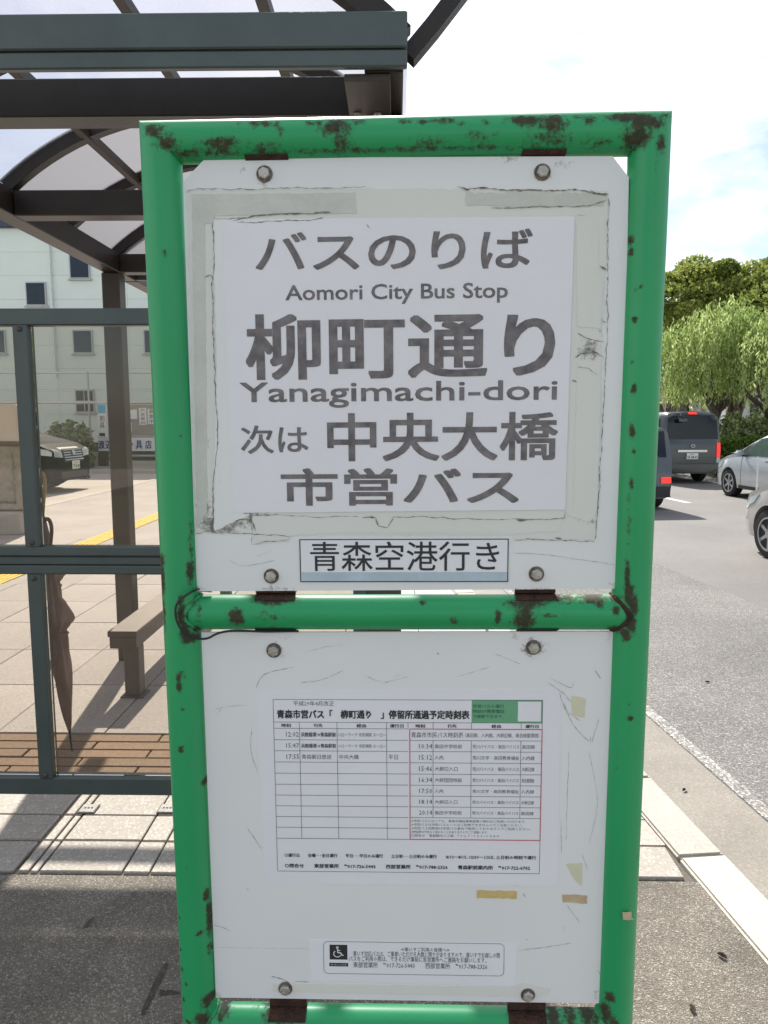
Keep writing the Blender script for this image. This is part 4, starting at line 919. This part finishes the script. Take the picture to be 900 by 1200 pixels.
def willow(x, y, h, wd, label, nst=520, lean=0.0):
    t = tag(empty('willow_tree', (x, y, -.1)), label, 'tree', 'willow trees across the road')
    bm = bmesh.new(); fork = Vector((lean * .5, 0, h * .30)); limb(Vector((0, 0, 0)), fork, .17, .13, .05, bm=bm, n=10); tops = []
    for k in range(6):
        a = k * 1.05 + random.random(); r_ = wd * .26; e = Vector((lean + math.cos(a) * r_, math.sin(a) * r_, h * random.uniform(.62, .85))); P = limb(fork, e, .10, .035, .09, bm=bm); tops.append(P)
    mk('trunk', bm, m_bark, t, 60)
    pts = []; tone = []
    for c in range(int(nst * .8)):
        # strands start on a dome and hang down
        a = random.uniform(0, 2 * math.pi); rr_ = math.sqrt(random.random()); lob = 1 + .18 * math.sin(a * 3 + x) + .12 * math.sin(a * 5 + y)
        sx, sy = math.cos(a) * rr_ * wd / 2 * lob, math.sin(a) * rr_ * wd / 2 * lob
        zt0 = h * (.60 + .40 * math.sqrt(max(0, 1 - rr_ ** 2)) + random.uniform(-.07, .04) + .05 * math.sin(sx * 2.2 + 1) * math.cos(sy * 2))
        Ls = random.uniform(.18, .5) * h * (.6 + .7 * rr_); kk = int(Ls / .055); ph = random.random() * 6; br = random.uniform(0, 1) * (.6 + .4 * math.sin(a * 4 + rr_ * 5)) 
        zmin = h * random.uniform(.40, .56)
        for i in range(kk):
            tt = i / kk; out_ = .28 * math.sin(min(tt * 3, 1.57))
            z = zt0 - tt * Ls + .10 * math.sin(min(1, tt * 4) * 1.5)
            if z < zmin: break
            pts.append((lean + sx * (1 + out_ * .35) + .06 * math.sin(ph + tt * 5) + random.gauss(0, .05), sy * (1 + out_ * .35) + random.gauss(0, .05), z)); tone.append(br)
    mko('crown', leafcloud(np.array(pts), .075, .32, 1.2, np.array(tone)), m_will, t); return t
def broadleaf(x, y, h, wd, label, n_=30000, group='tall trees behind the willows', hmin=.42, mat=None, tr=.26):
    t = tag(empty('broadleaf_tree', (x, y, -.1)), label, 'tree', group)
    bm = bmesh.new(); fork = Vector((0, 0, h * .3)); limb(Vector((0, 0, 0)), fork, tr, tr * .8, .04, bm=bm, n=10); cl = []
    for k in range(34):
        a = random.uniform(0, 6.283); e = random.uniform(-.15, 1.0); rr_ = math.sqrt(max(0, 1 - max(0, e) ** 2)) * random.uniform(.4, 1)
        c = Vector((math.cos(a) * rr_ * wd / 2, math.sin(a) * rr_ * wd / 2, h * (hmin + .22) + e * h * (.78 - hmin) * random.uniform(.8, 1))); cl.append((c, random.uniform(.55, 1.25) * wd / 8.5, random.uniform(.1, .9)))
        if k % 3 == 0: limb(fork, c, tr * .4, .03, .08, bm=bm, n=6)
    mk('trunk', bm, m_bark, t, 60)
    P = []; tone = []
    for c, r_, br in cl:
        m_ = n_ // len(cl); v = rng.normal(size=(m_, 3)); v /= np.linalg.norm(v, axis=1)[:, None]; v *= (rng.uniform(.35, 1.0, m_) ** .5)[:, None] * np.array([r_ * 1.3, r_ * 1.3, r_ * .8]); P.append(v + np.array(c)); tone += [br] * m_
    mko('crown', leafcloud(np.concatenate(P), .10, .6, 0, np.array(tone)), mat or m_zel, t); return t
def place(px, Y):
    r = ray(px, 500); return (r.x * Y / r.y, Y)
x, y = place(838, 25.5); willow(x, y, 5.5, 4.6, 'bright green drooping willow directly above the grey van, second trunk from the green post', 620)
x, y = place(860, 27.0); willow(x, y, 5.3, 3.8, 'willow with straight thin trunk right of the van, between leaning and bright willows', 420)
x, y = place(912, 24.2); willow(x, y, 5.0, 4.4, 'willow with dark leaning trunk at the right edge of the photo above the shrub', 520, lean=-.5)
x, y = place(781, 32); willow(x, y, 5.2, 4.6, 'willow half hidden by the right green post, farthest of the willows', 420)
for px, Y, h, wd, lab in ((800, 42, 10.0, 7.5, 'tall olive green tree rising just right of the green post above the willows'), (862, 40, 9.9, 8, 'tall dark green tree behind the middle of the willows'), (925, 38, 9.9, 9, 'tallest dark green tree at the right edge behind the willows'), (740, 48, 10.5, 8, 'tall tree behind the right green post, leftmost of the row')):
    x, y = place(px, Y); broadleaf(x, y, h, wd, lab)
# far side: verge, hedge, shrub, rail, buildings
rbox('far_pavement', m_far, 12.5, 30, -20, 300, -.3, -.02)
rbox('far_kerb', m_kerb, 12.3, 12.5, -20, 200, -.3, .0, .01)
def hedge(name, px0, px1, Y, ytop, ybot, dep, n_, mat, label, cat, size=.06, rag=.12):
    a = atY(px0, ybot, Y); b = atY(px1, ytop, Y); z0 = -.05; z1 = b.z
    t = tag(empty(name, ((a.x + b.x) / 2, Y, z0)), label, cat); w2 = (b.x - a.x) / 2
    P = rng.uniform(-1, 1, (n_, 3)); m_ = np.abs(P).max(1); P /= m_[:, None] ** rng.uniform(.5, 1, n_)[:, None]
    P = np.clip(P, -1.02, 1.02); P[:, 2] = (P[:, 2] + 1) / 2
    top = 1 + rag * np.sin(P[:, 0] * 7 + 1) * np.cos(P[:, 1] * 3) + rag * .5 * np.sin(P[:, 0] * 17)
    P = P * np.array([w2, dep / 2, 1]); P[:, 2] *= (z1 - z0) * top; P += rng.normal(0, size * .8, P.shape); P[:, 2] = np.abs(P[:, 2])
    mko('foliage', leafcloud(P, size, .6, 0), mat, t)
    bm = bmesh.new()
    for k in range(9):
        xx = random.uniform(-w2, w2) * .8; limb(Vector((xx, 0, 0)), Vector((xx + random.uniform(-.3, .3), random.uniform(-.2, .2), (z1 - z0) * .8)), .03, .012, .08, bm=bm, n=6)
    mk('stem', bm, m_bark, t, 60); return t
hedge('hedge', 838, 935, 22.8, 513, 545, 1.0, 9000, m_hedge, 'low trimmed green hedge behind the silver car and the grey van', 'hedge', .05, .04)
hedge('hedge', 640, 790, 24.5, 513, 545, 1.0, 5000, m_hedge, 'low green hedge left of the grey van behind the green post', 'hedge', .05, .04)
hedge('shrub', 850, 915, 23.6, 493, 520, 1.5, 9000, m_shrub, 'large rounded pale leafed shrub above the hedge behind the silver car', 'shrub', .06, .16)
hedge('flowering_shrub', 66, 98, 23.4, 507, 545, 1.2, 5000, M('x', (0, 0, 0)) if False else m_shrub, 'bushy shrub with pink flowers behind the parked dark van', 'shrub', .07, .2)
fl = [o for o in COL.objects if o.name.startswith('flowering_shrub')][0]
P = rng.normal(0, 1, (260, 3)) * np.array([.38, .3, .16]) + np.array([-.1, -.1, 1.05]); mko('flower', leafcloud(P, .05, .8), leafmat('pink_petal', (.55, .28, .30), (.7, .5, .5), .3), fl)
gr = tag(empty('guard_rail', (0, 0, 0), RA), 'white two-bar guard rail on the far kerb beside the hedge', 'guard rail')
for z in (.62, .38): mk('rail', tube(bmesh.new(), [(12.75, 12, z), (12.75, 60, z)], .03, 8), m_wpipe, gr, 60)
for k in range(16): mk('rail_post', tube(bmesh.new(), [(12.75, 12 + k * 3, -.05), (12.75, 12 + k * 3, .68)], .035, 8), m_wpipe, gr, 60)
def house(px0, px1, Y, ytop, col, label, wins, roofc=(.2, .2, .2), dep=8):
    a = atY(px0, 540, Y); b = atY(px1, ytop, Y); t = tag(empty('building', ((a.x + b.x) / 2, Y, 0)), label, 'building'); w2 = (b.x - a.x) / 2; m_ = M('render_wall', col, .8, var=.05, scale=.7)
    BX('wall', m_, t, -w2, w2, 0, dep, -.1, b.z, .02); BX('roof', M('roof', roofc, .7), t, -w2 - .15, w2 + .15, -.15, dep + .15, b.z + .003, b.z + .3, .03)
    for (x0, y0, x1, y1) in wins:
        c = atY(x0, y1, Y); d = atY(x1, y0, Y); ox = (a.x + b.x) / 2
        f_ = BX('window', m_frame, t, c.x - ox - .06, d.x - ox + .06, -.05, .01, c.z - .06, d.z + .06, .01); BX('pane', m_dark, f_, c.x - ox, d.x - ox, -.07, -.052, c.z, d.z, 0)
house(768, 818, 52, 452, (.48, .43, .36), 'beige house with dark windows seen under the willows left of their trunks', ((800, 473, 809, 482), (794, 463, 799, 480), (780, 470, 788, 482)))
house(818, 846, 50, 455, (.36, .35, .37), 'grey house between the beige one and the white one', ((821, 471, 826, 478), (830, 470, 836, 480)))
house(847, 930, 47, 452, (.56, .56, .58), 'long white house behind the shrub and the leaning willow', ((883, 463, 889, 478), (878, 473, 882, 488), (903, 465, 912, 480)))
house(560, 766, 60, 440, (.5, .47, .42), 'wide cream building far down the road behind the sign', ((700, 455, 712, 468), (730, 455, 742, 468), (620, 455, 640, 468)))

# ================================================================ VEHICLES
m_tyre = M('tyre', (.012, .012, .013), .8, var=.2, bump=.2); m_rim = M('alloy', (.42, .43, .45), .3, .85, var=.06); m_cg = M('car_glass', (.008, .010, .011), .05, var=.1, spec=.35)
m_cgg = M('car_glass_green', (.035, .07, .05), .05, var=.2, spec=.8); m_chrome = M('chrome', (.55, .55, .56), .15, .95, var=.05); m_trim = M('black_trim', (.015, .015, .016), .5)
m_plateW = M('number_plate', (.70, .70, .66), .5, var=.03); m_lens = M('lamp_lens', (.45, .50, .52), .06, .2)
def emis(name, col, st):
    m = M(name, col, .3); b = m.node_tree.nodes['Principled BSDF']; b.inputs['Emission Color'].default_value = (*col, 1); b.inputs['Emission Strength'].default_value = st; return m
m_tail = emis('tail_lamp_lit', (.80, .03, .02), .55); m_tailoff = M('tail_lamp', (.40, .02, .02), .15)
def interp(tab, y):
    for (a, *va), (b, *vb) in zip(tab, tab[1:]):
        if y <= b: t = 0 if b == a else (y - a) / (b - a); t = max(0, min(1, t)); return [p + (q_ - p) * t for p, q_ in zip(va, vb)]
    return list(tab[-1][1:])
def car(name, label, cat, paint, tab, wheels, rw, group=None, zsill=.2, belt=.9, tumble=.16):
    """tab: (y, ztop, halfwidth) from front 0 to rear. wheels: axle y's"""
    t = tag(empty(name), label, cat, group); bm = bmesh.new(); rings = []
    y0, y1 = tab[0][0], tab[-1][0]; ys = sorted(set([y0 + (y1 - y0) * i / 40 for i in range(41)] + [r_[0] for r_ in tab])); hmax = max(r_[1] for r_ in tab)
    for y in ys:
        zt1, w_ = interp(tab, y); zb_ = min(belt, zt1 - .05); ring = []
        up_ = max(0, (zt1 - belt) / (hmax - belt)); wt = w_ * (1 - tumble * max(0, min(1, up_)))
        half = [(.0, zsill), (w_ * .80, zsill), (w_ * .95, zsill + .03), (w_ * .985, zsill + .16), (w_, zsill + (zb_ - zsill) * .55), (w_ * .985, zb_ - .03), (w_ * .965, zb_)]
        zs_ = [zb_ + (zt1 - zb_) * k for k in (.3, .6, .86, .965)]
        half += [(w_ * .965 + (wt - w_ * .965) * k, z) for k, z in zip((.25, .55, .9, 1.0), zs_)]
        half[-1] = (wt * .90, zs_[-1]); half += [(wt * .62, zt1 - .012 * (zt1 - zb_)), (0, zt1)]
        full = half + [(-x, z) for x, z in half[-2:0:-1]]
        rings.append([bm.verts.new((x, y, z)) for x, z in full])
    n_ = len(rings[0])
    for a, b in zip(rings, rings[1:]):
        for k in range(n_): bm.faces.new((a[k], a[(k + 1) % n_], b[(k + 1) % n_], b[k]))
    bm.faces.new(rings[0]); bm.faces.new(rings[-1]); bmesh.ops.recalc_face_normals(bm, faces=bm.faces)
    body = mk('body', bm, [paint, m_trim], t, 50)
    cut = bmesh.new()
    for wy in wheels: lathe(cut, [(rw + .045, -1.2), (rw + .045, 1.2)], 36, Matrix.Translation((0, wy, rw)) @ Matrix.Rotation(math.pi / 2, 4, 'Y'))
    # keep the middle of the floor: two cutters per axle would be the same seen from outside
    co_ = mk('cutter', cut, m_trim); md = body.modifiers.new('b', 'BOOLEAN'); md.operation = 'DIFFERENCE'; md.object = co_; md.solver = 'EXACT'
    bpy.context.view_layer.update(); nm = bpy.data.meshes.new_from_object(body.evaluated_get(bpy.context.evaluated_depsgraph_get())); body.modifiers.clear(); old = body.data; body.data = nm; nm.name = 'body'; bpy.data.objects.remove(co_); bpy.data.meshes.remove(old)
    nm.materials.clear(); nm.materials.append(paint)
    bm = bmesh.new(); bm.from_mesh(nm); bvh = BVHTree.FromBMesh(bm); bm.free()
    for wy in wheels:
        BX('wheel_well', m_trim, t, -tab[len(tab) // 2][2] * .70, tab[len(tab) // 2][2] * .70, wy - rw - .04, wy + rw + .04, zsill + .01, 2 * rw + .04, 0)
        for s in (-1, 1):
            wd_ = .2; xo = s * (interp(tab, wy)[1] - .015)
            T4 = Matrix.Translation((xo, wy, rw)) @ Matrix.Rotation(s * math.pi / 2, 4, 'Y')
            wh = mk('wheel', lathe(bmesh.new(), [(rw * .66, -.02), (rw * .70, 0), (rw * .9, -.004), (rw * .985, -.03), (rw, -.06), (rw, -wd_ + .05), (rw * .97, -wd_), (rw * .6, -wd_)], 40, T4), m_tyre, t, 40)
            bm = lathe(bmesh.new(), [(rw * .67, -.10), (rw * .67, -.012), (rw * .63, -.006), (rw * .61, -.02), (rw * .58, -.09), (.03, -.09)], 32, T4)
            mk('rim', bm, M('rim_dark', (.10, .10, .11), .5, .6), wh, 40)
            bm = bmesh.new()
            for k in range(6): box(bm, .03, rw * .62, -.028, .028, -.055, -.018, .008, T4 @ Matrix.Rotation(k * math.pi / 3, 4, 'Z'))
            lathe(bm, [(.06, -.05), (.06, -.012), (.03, -.006)], 16, T4); lathe(bm, [(rw * .68, -.03), (rw * .68, -.004), (rw * .60, -.004), (rw * .60, -.03)], 32, T4); mk('spokes', bm, m_rim, wh, 40)
    def decal(nm_, quad, face, mat, off=.006, nu=10, nv=6, th=.004, parent=t, org=8.0):
        """conforming patch; face 'L' (-x), 'R' (+x), 'B' (rear +y), 'F' (front -y). quad: 4 corners in (y or x, z) tl,tr,br,bl"""
        G = []
        for j in range(nv + 1):
            rw_ = []
            for i in range(nu + 1):
                u1, v1 = i / nu, j / nv; a = Vector(quad[0]).lerp(Vector(quad[1]), u1); b = Vector(quad[3]).lerp(Vector(quad[2]), u1); c = a.lerp(b, v1)
                if face in 'LR': o_ = Vector(((-org if face == 'L' else org), c[0], c[1])); d_ = Vector((1 if face == 'L' else -1, 0, 0))
                elif face == 'B': o_ = Vector((c[0], org + 6, c[1])); d_ = Vector((0, -1, 0))
                elif face == 'F': o_ = Vector((c[0], -org, c[1])); d_ = Vector((0, 1, 0))
                h_, nr, _, _ = bvh.ray_cast(o_, d_)
                if h_ is None: rw_.append(None); continue
                if nr.dot(d_) > 0: nr = -nr
                rw_.append((h_ + nr * off, h_ + nr * (off - th - .003)))
            G.append(rw_)
        bm2 = bmesh.new(); VV = [[(bm2.verts.new(g[0]), bm2.verts.new(g[1])) if g else None for g in r2] for r2 in G]
        for j in range(nv):
            for i in range(nu):
                c4 = (VV[j][i], VV[j][i + 1], VV[j + 1][i + 1], VV[j + 1][i])
                if all(c4):
                    bm2.faces.new([k[0] for k in c4])
                    for (jj, ii, e0_, e1_) in ((j - 1, i, 0, 1), (j, i + 1, 1, 2), (j + 1, i, 2, 3), (j, i - 1, 3, 0)):
                        if not (0 <= jj < nv and 0 <= ii < nu): bm2.faces.new((c4[e0_][0], c4[e0_][1], c4[e1_][1], c4[e1_][0]))
        bmesh.ops.recalc_face_normals(bm2, faces=bm2.faces); return mk(nm_, bm2, mat, parent, 40)
    return t, decal, bvh
def number_plate(t, x, y, z, facing, txt):
    """facing +1 rear (+y local), -1 front"""
    p = BX('number_plate', m_plateW, t, x - .165, x + .165, y - .006, y + .006, z - .083, z + .083, .004)
    L = Letters(); yy = -.0075
    L.put(txt[0], -.07, .03, .07, .07, 0, yy, 1); L.put(txt[1], -.14, -.065, .14, .02, .003, yy, 1)
    o = L.build('plate_lettering', M('plate_green', (.02, .10, .05), .6), p)
    if facing > 0: o.rotation_euler = (0, 0, math.pi); 
    o.location = (x, y, z)
def setcar(t, u, v, rz=RA): t.location = R(u, v, -.12); t.rotation_euler = (0, 0, rz)
# cars drive away from us: their local +y (rear) points back at us, so turn by pi
AW = RA + math.pi
# --- dark grey high-roof van
m_vgrey = M('van_grey_paint', (.045, .052, .055), .25, .4, var=.06, scale=2, coat=.6)
VT = [(0, .75, .70), (.12, .98, .80), (.55, 1.12, .83), (.75, 1.22, .84), (1.35, 1.80, .845), (1.7, 1.93, .845), (2.4, 1.98, .845), (4.3, 1.98, .845), (4.55, 1.95, .835), (4.62, 1.88, .83), (4.69, .95, .825), (4.70, .5, .80)]
van, dc, bv = car('parcel_van', 'dark grey high-roof van driving away, red tail lamp lit, ahead of the silver car', 'van', m_vgrey, VT, (.95, 3.75), .33, zsill=.28, belt=1.12, tumble=.13)
van.name = 'passenger_van'
dc('rear_window', ((-.68, 1.86), (.68, 1.86), (.74, 1.22), (-.74, 1.22)), 'B', m_cg, .006)
dc('roof_cap', ((-.70, 1.945), (.70, 1.945), (.71, 1.875), (-.71, 1.875)), 'B', m_vgrey, .012)
dc('brake_lamp', ((-.12, 1.93), (.12, 1.93), (.12, 1.88), (-.12, 1.88)), 'B', m_tail, .03)
for s in (-1, 1): dc('tail_lamp', ((s * .80, 1.12), (s * .70, 1.12), (s * .70, .72), (s * .80, .72)), 'B', m_tail if s < 0 else m_tailoff, .02)
for s in (-1, 1): dc('tail_lamp_base', ((s * .80, .71), (s * .70, .71), (s * .70, .58), (s * .80, .58)), 'B', m_lens, .02)
dc('tailgate_trim', ((-.42, .93), (.42, .93), (.42, .87), (-.42, .87)), 'B', m_chrome, .03)
dc('rear_bumper', ((-.79, .52), (.79, .52), (.79, .33), (-.79, .33)), 'B', m_vgrey, .07, th=.06)
dc('tailgate_gap', ((-.66, .56), (.66, .56), (.66, .545), (-.66, .545)), 'B', m_trim, .004)
mk('emblem', tube(bmesh.new(), [(.06 * math.cos(k * math.pi / 8), 4.72, 1.04 + .042 * math.sin(k * math.pi / 8)) for k in range(17)], .008, 6), m_chrome, van, 60); mk('emblem', tube(bmesh.new(), [(.03 * math.cos(k * math.pi / 8), 4.72, 1.04 + .042 * math.sin(k * math.pi / 8)) for k in range(17)], .007, 6), m_chrome, van, 60)
number_plate(van, .0, 4.72, .76, 1, ('青森 300', 'は 28-41'))
for s in (-1, 1):
    dc('side_window', ((2.0, 1.78), (4.3, 1.78), (4.35, 1.22), (2.0, 1.22)), 'R' if s > 0 else 'L', m_cg)
    dc('front_window', ((1.05, 1.70), (1.9, 1.78), (1.9, 1.20), (.9, 1.20)), 'R' if s > 0 else 'L', m_cg)
dc('windscreen', ((-.68, 1.78), (.68, 1.78), (.74, 1.25), (-.74, 1.25)), 'F', m_cg)
mk('mirror_stay', tube(bmesh.new(), [(.25, 4.5, 1.93), (.42, 4.75, 1.86), (.36, 4.78, 1.78)], .012, 6), m_trim, van); BX('rear_mirror', m_vgrey, van, .22, .46, 4.74, 4.80, 1.68, 1.78, .02)
setcar(van, 10.17, 23.5 + 4.7 / 2 + .25, AW); van.location = R(10.2, 21.5 + 4.72 + .9, -.12)
# --- near-left kei wagon, only its right rear corner shows
m_blgrey = M('bluegrey_paint', (.075, .08, .088), .25, .4, var=.05, scale=2, coat=.6)
KT = [(0, .70, .62), (.15, .92, .70), (.6, 1.02, .735), (1.2, 1.5, .74), (1.6, 1.62, .74), (3.0, 1.63, .74), (3.25, 1.58, .735), (3.33, 1.0, .735), (3.38, .75, .72), (3.40, .4, .68)]
kei, dc, bv = car('wagon', 'blue-grey small wagon driving away, only its rear right corner clear of the green post', 'car', m_blgrey, KT, (.6, 2.85), .29, zsill=.22, belt=.98, tumble=.12)
kei.name = 'small_wagon'
dc('rear_window', ((-.58, 1.52), (.58, 1.52), (.62, 1.02), (-.62, 1.02)), 'B', m_cg)
for s in (-1, 1): dc('tail_lamp', ((s * .70, .64), (s * .50, .64), (s * .50, .52), (s * .70, .52)), 'B', m_tail, .02); dc('side_window', ((1.0, 1.48), (3.05, 1.5), (3.1, 1.04), (.9, 1.04)), 'R' if s > 0 else 'L', m_cg)
dc('rear_bumper', ((-.67, .46), (.67, .46), (.67, .26), (-.67, .26)), 'B', m_trim, .05, th=.04); dc('windscreen', ((-.58, 1.5), (.58, 1.5), (.66, 1.05), (-.66, 1.05)), 'F', m_cg)
number_plate(kei, 0, 3.42, .72, 1, ('青森 580', 'さ 61-07'))
# --- silver hatchback beside the van lane
m_silver = M('silver_paint', (.50, .53, .57), .28, .55, var=.03, scale=2, coat=.5)
HT = [(0, .52, .52), (.08, .66, .68), (.3, .80, .78), (.7, .93, .83), (1.05, 1.02, .845), (1.6, 1.32, .85), (2.05, 1.50, .85), (2.6, 1.54, .85), (3.4, 1.50, .845), (3.9, 1.25, .82), (4.1, .95, .78), (4.2, .5, .70)]
def hatch(name, label, paint, glass):
    c, dc, bv = car(name, label, 'car', paint, HT, (.78, 3.35), .315, 'silver cars driving away', .2, .90, .22)
    for f_ in 'LR':
        dc('front_window', ((1.78, 1.33), (2.38, 1.42), (2.40, .96), (1.32, .96)), f_, glass); dc('rear_side_window', ((2.48, 1.42), (3.25, 1.38), (3.5, 1.00), (2.50, .96)), f_, glass)
        dc('window_frame', ((1.60, 1.30), (1.76, 1.36), (1.30, .95), (1.10, .95)), f_, m_trim, .004)
        for yy in (2.3, 3.3): dc('handle', ((yy - .09, .885), (yy + .09, .885), (yy + .09, .85), (yy - .09, .85)), f_, m_chrome, .03)
        for yy in (1.30, 2.44, 3.45): dc('door_gap', ((yy, .93), (yy + .012, .93), (yy + .012, .28), (yy, .28)), f_, m_trim, .002, nu=1, nv=10)
        dc('sill_trim', ((1.2, .30), (2.95, .30), (2.95, .23), (1.2, .23)), f_, m_trim, .01)
        s = -1 if f_ == 'L' else 1
        bm = bmesh.new(); box(bm, -.11, .11, -.06, .06, -.075, .075, .045, Matrix.Translation((s * .965, 1.42, 1.01)), 3); mk('mirror', bm, paint, c, 60)
        BX('mirror_foot', m_trim, c, s * .85 - .05, s * .85 + .05, 1.38, 1.46, .94, .98, .01)
    for s in (-1, 1):
        dc('headlight', ((s * .70, .72), (s * .48, .70), (s * .46, .56), (s * .72, .60)), 'F', m_lens, .01); dc('headlight_side', ((.14, .66), (.55, .80), (.42, .68), (.14, .56)), 'L' if s < 0 else 'R', m_lens, .008)
    dc('windscreen', ((-.62, 1.44), (.62, 1.44), (.70, 1.05), (-.70, 1.05)), 'F', m_cg); dc('grille', ((-.4, .52), (.4, .52), (.42, .36), (-.42, .36)), 'F', m_trim); dc('rear_window', ((-.55, 1.42), (.55, 1.42), (.65, 1.05), (-.65, 1.05)), 'B', m_cg)
    for s in (-1, 1): dc('tail_lamp', ((s * .74, .95), (s * .60, .95), (s * .60, .70), (s * .74, .70)), 'B', m_tailoff)
    return c
hc = hatch('hatchback_car', 'silver hatchback with door mirror and alloy wheel, behind the dark grey van', m_silver, m_cgg)
nc = copy_tree(hc); nc['label'] = 'champagne silver car nearest the camera, cut by the right edge, white pole on its bumper'
m_champ = M('champagne_paint', (.50, .48, .46), .28, .5, var=.03, scale=2, coat=.5)
for ch in nc.children:
    if ch.name.startswith(('body', 'mirror.')):
        ch.data = ch.data.copy(); ch.data.materials[0] = m_champ
def wheel_at(t, p, side_x, wy):
    """put the car so that its left front wheel (driving away) touches ground point p"""
    # local point (side_x, wy) -> world with rotation AW
    c_, s_ = math.cos(AW), math.sin(AW); t.rotation_euler = (0, 0, AW)
    t.location = Vector((p.x - (c_ * side_x - s_ * wy), p.y - (s_ * side_x + c_ * wy), -.12))
# with the car turned by pi its left side when driving away is local +x
wheel_at(hc, gnd(852, 581.5, -.12), .82, .78)
wheel_at(nc, gnd(897, 655, -.12), .82, .78)
wheel_at(kei, gnd(765, 594, -.12), -.62, 2.85)
wheel_at(van, gnd(817, 563.5, -.12), -.70, 3.75)
mk('corner_pole', tube(bmesh.new(), [(.60, .16, .62), (.60, .15, 1.25)], .011, 8), m_wpipe, nc, 60)
# --- parked dark minivan in the lot, facing us at an angle
m_navy = M('navy_black_paint', (.005, .006, .009), .4, .0, var=.05, spec=.03)
NT = [(0, .62, .70), (.06, .85, .80), (.35, .98, .88), (.9, 1.10, .92), (1.25, 1.2, .925), (1.95, 1.72, .925), (2.4, 1.88, .925), (4.2, 1.88, .92), (4.75, 1.75, .90), (4.85, 1.1, .88), (4.88, .5, .82)]
mv, dc, bv = car('minivan', 'dark navy minivan parked in the lot facing the pavement, chrome grille and headlamp visible', 'minivan', m_navy, NT, (.98, 3.95), .35, zsill=.24, belt=1.10, tumble=.16)
for k in range(5): dc('grille_slat', ((-.42, .86 - k * .05), (.42, .86 - k * .05), (.40, .835 - k * .05), (-.40, .835 - k * .05)), 'F', m_chrome, .02, nv=1)
dc('grille', ((-.44, .90), (.44, .90), (.42, .60), (-.42, .60)), 'F', m_trim, .004); dc('emblem', ((-.06, .84), (.06, .84), (.06, .73), (-.06, .73)), 'F', m_chrome, .04)
for s in (-1, 1):
    dc('headlight', ((s * .78, .88), (s * .47, .84), (s * .46, .70), (s * .76, .72)), 'F', m_lens, .012); dc('headlight_side', ((.08, .86), (.55, .92), (.45, .78), (.08, .74)), 'L' if s < 0 else 'R', m_lens, .008)
    f_ = 'R' if s > 0 else 'L'; dc('side_window', ((2.1, 1.70), (4.5, 1.68), (4.6, 1.18), (1.7, 1.16)), f_, m_cg)
dc('air_intake', ((-.60, .42), (.60, .42), (.56, .28), (-.56, .28)), 'F', m_trim); dc('bumper_lip', ((-.75, .27), (.75, .27), (.75, .25), (-.75, .25)), 'F', m_navy, .06, th=.05)
dc('windscreen', ((-.70, 1.70), (.70, 1.70), (.82, 1.2), (-.82, 1.2)), 'F', m_cg); number_plate(mv, .0, -.035, .54, -1, ('青森 330', 'す 41-20'))
a_ = D2R(-87); mv.rotation_euler = (0, 0, -a_); mv.scale = (1.06, 1.06, 1.13)
pw = gnd(66, 580, -.02); c_, s_ = math.cos(-a_), math.sin(-a_); lx, ly = -.88, .98
mv.location = Vector((-7.5, 17.15, -.02)) if True else Vector((pw.x - (c_ * lx - s_ * ly), pw.y - (s_ * lx + c_ * ly), -.02))

for o in list(COL.objects):
    if o.type == 'MESH' and o.parent is None and 'kind' not in o and 'label' not in o: print('UNTAGGED', o.name)

# dark seep stain across the shaded asphalt and a few dry leaves
m_stn = speckle('stained_asphalt', (.055, .05, .035), (.14, .13, .1), (.02, .018, .014), 230, .85, .3, 6, .6, .7)
def ragged(L, jit):
    P = []
    for (a, b), (c, d) in zip(L, L[1:] + L[:1]):
        for i in range(4): P.append((a + (c - a) * i / 6 + random.uniform(-jit, jit), b + (d - b) * i / 6 + random.uniform(-jit, jit)))
    return P
def stain(name, pix, jit=.006):
    P = [gnd(x, y) for x, y in pix]; o = mk(name, quadprism(bmesh.new(), ragged([(p.x, p.y) for p in P], jit), .0005, .0022), m_stn); o['kind'] = 'structure'
stain('asphalt_stain', [(194, 1129), (198, 1130), (184, 1160), (170, 1190), (165, 1190), (177, 1158)], .002)
stain('asphalt_stain', [(187, 1160), (210, 1162.5), (210, 1165), (187, 1167)], .002)
stain('asphalt_stain', [(96, 1089), (103, 1079), (110, 1075), (105, 1085)], .002)
m_leafd = M('dry_leaf', (.05, .03, .02), .8, scale=60)
for px, py, z, lab in ((829, 800, -.116, 'tiny dark dry leaf lying alone on the coarse road surface'), (802, 927, -.113, 'small dry leaf in the concrete gutter just outside the kerb'), (846, 1122, 0.0, 'curled dark leaf on the sunlit asphalt walkway'), (811, 1184, 0.0, 'smallest dark leaf near the bottom edge, beside the green post')):
    p = gnd(px, py, z); bm = bmesh.new(); n_ = 8; V = [bm.verts.new((.016 * math.cos(k * math.pi / 4), .007 * math.sin(k * math.pi / 4), .004 + .008 * abs(math.sin(k * math.pi / 4)))) for k in range(n_)]; c = bm.verts.new((0, 0, .002))
    for k in range(n_): bm.faces.new((V[k], V[(k + 1) % n_], c))
    o = mk('dry_leaf', bm, m_leafd, loc=p); o.rotation_euler = (0, 0, random.uniform(0, 3)); tag(o, lab, 'leaf', 'dry leaves on the ground')
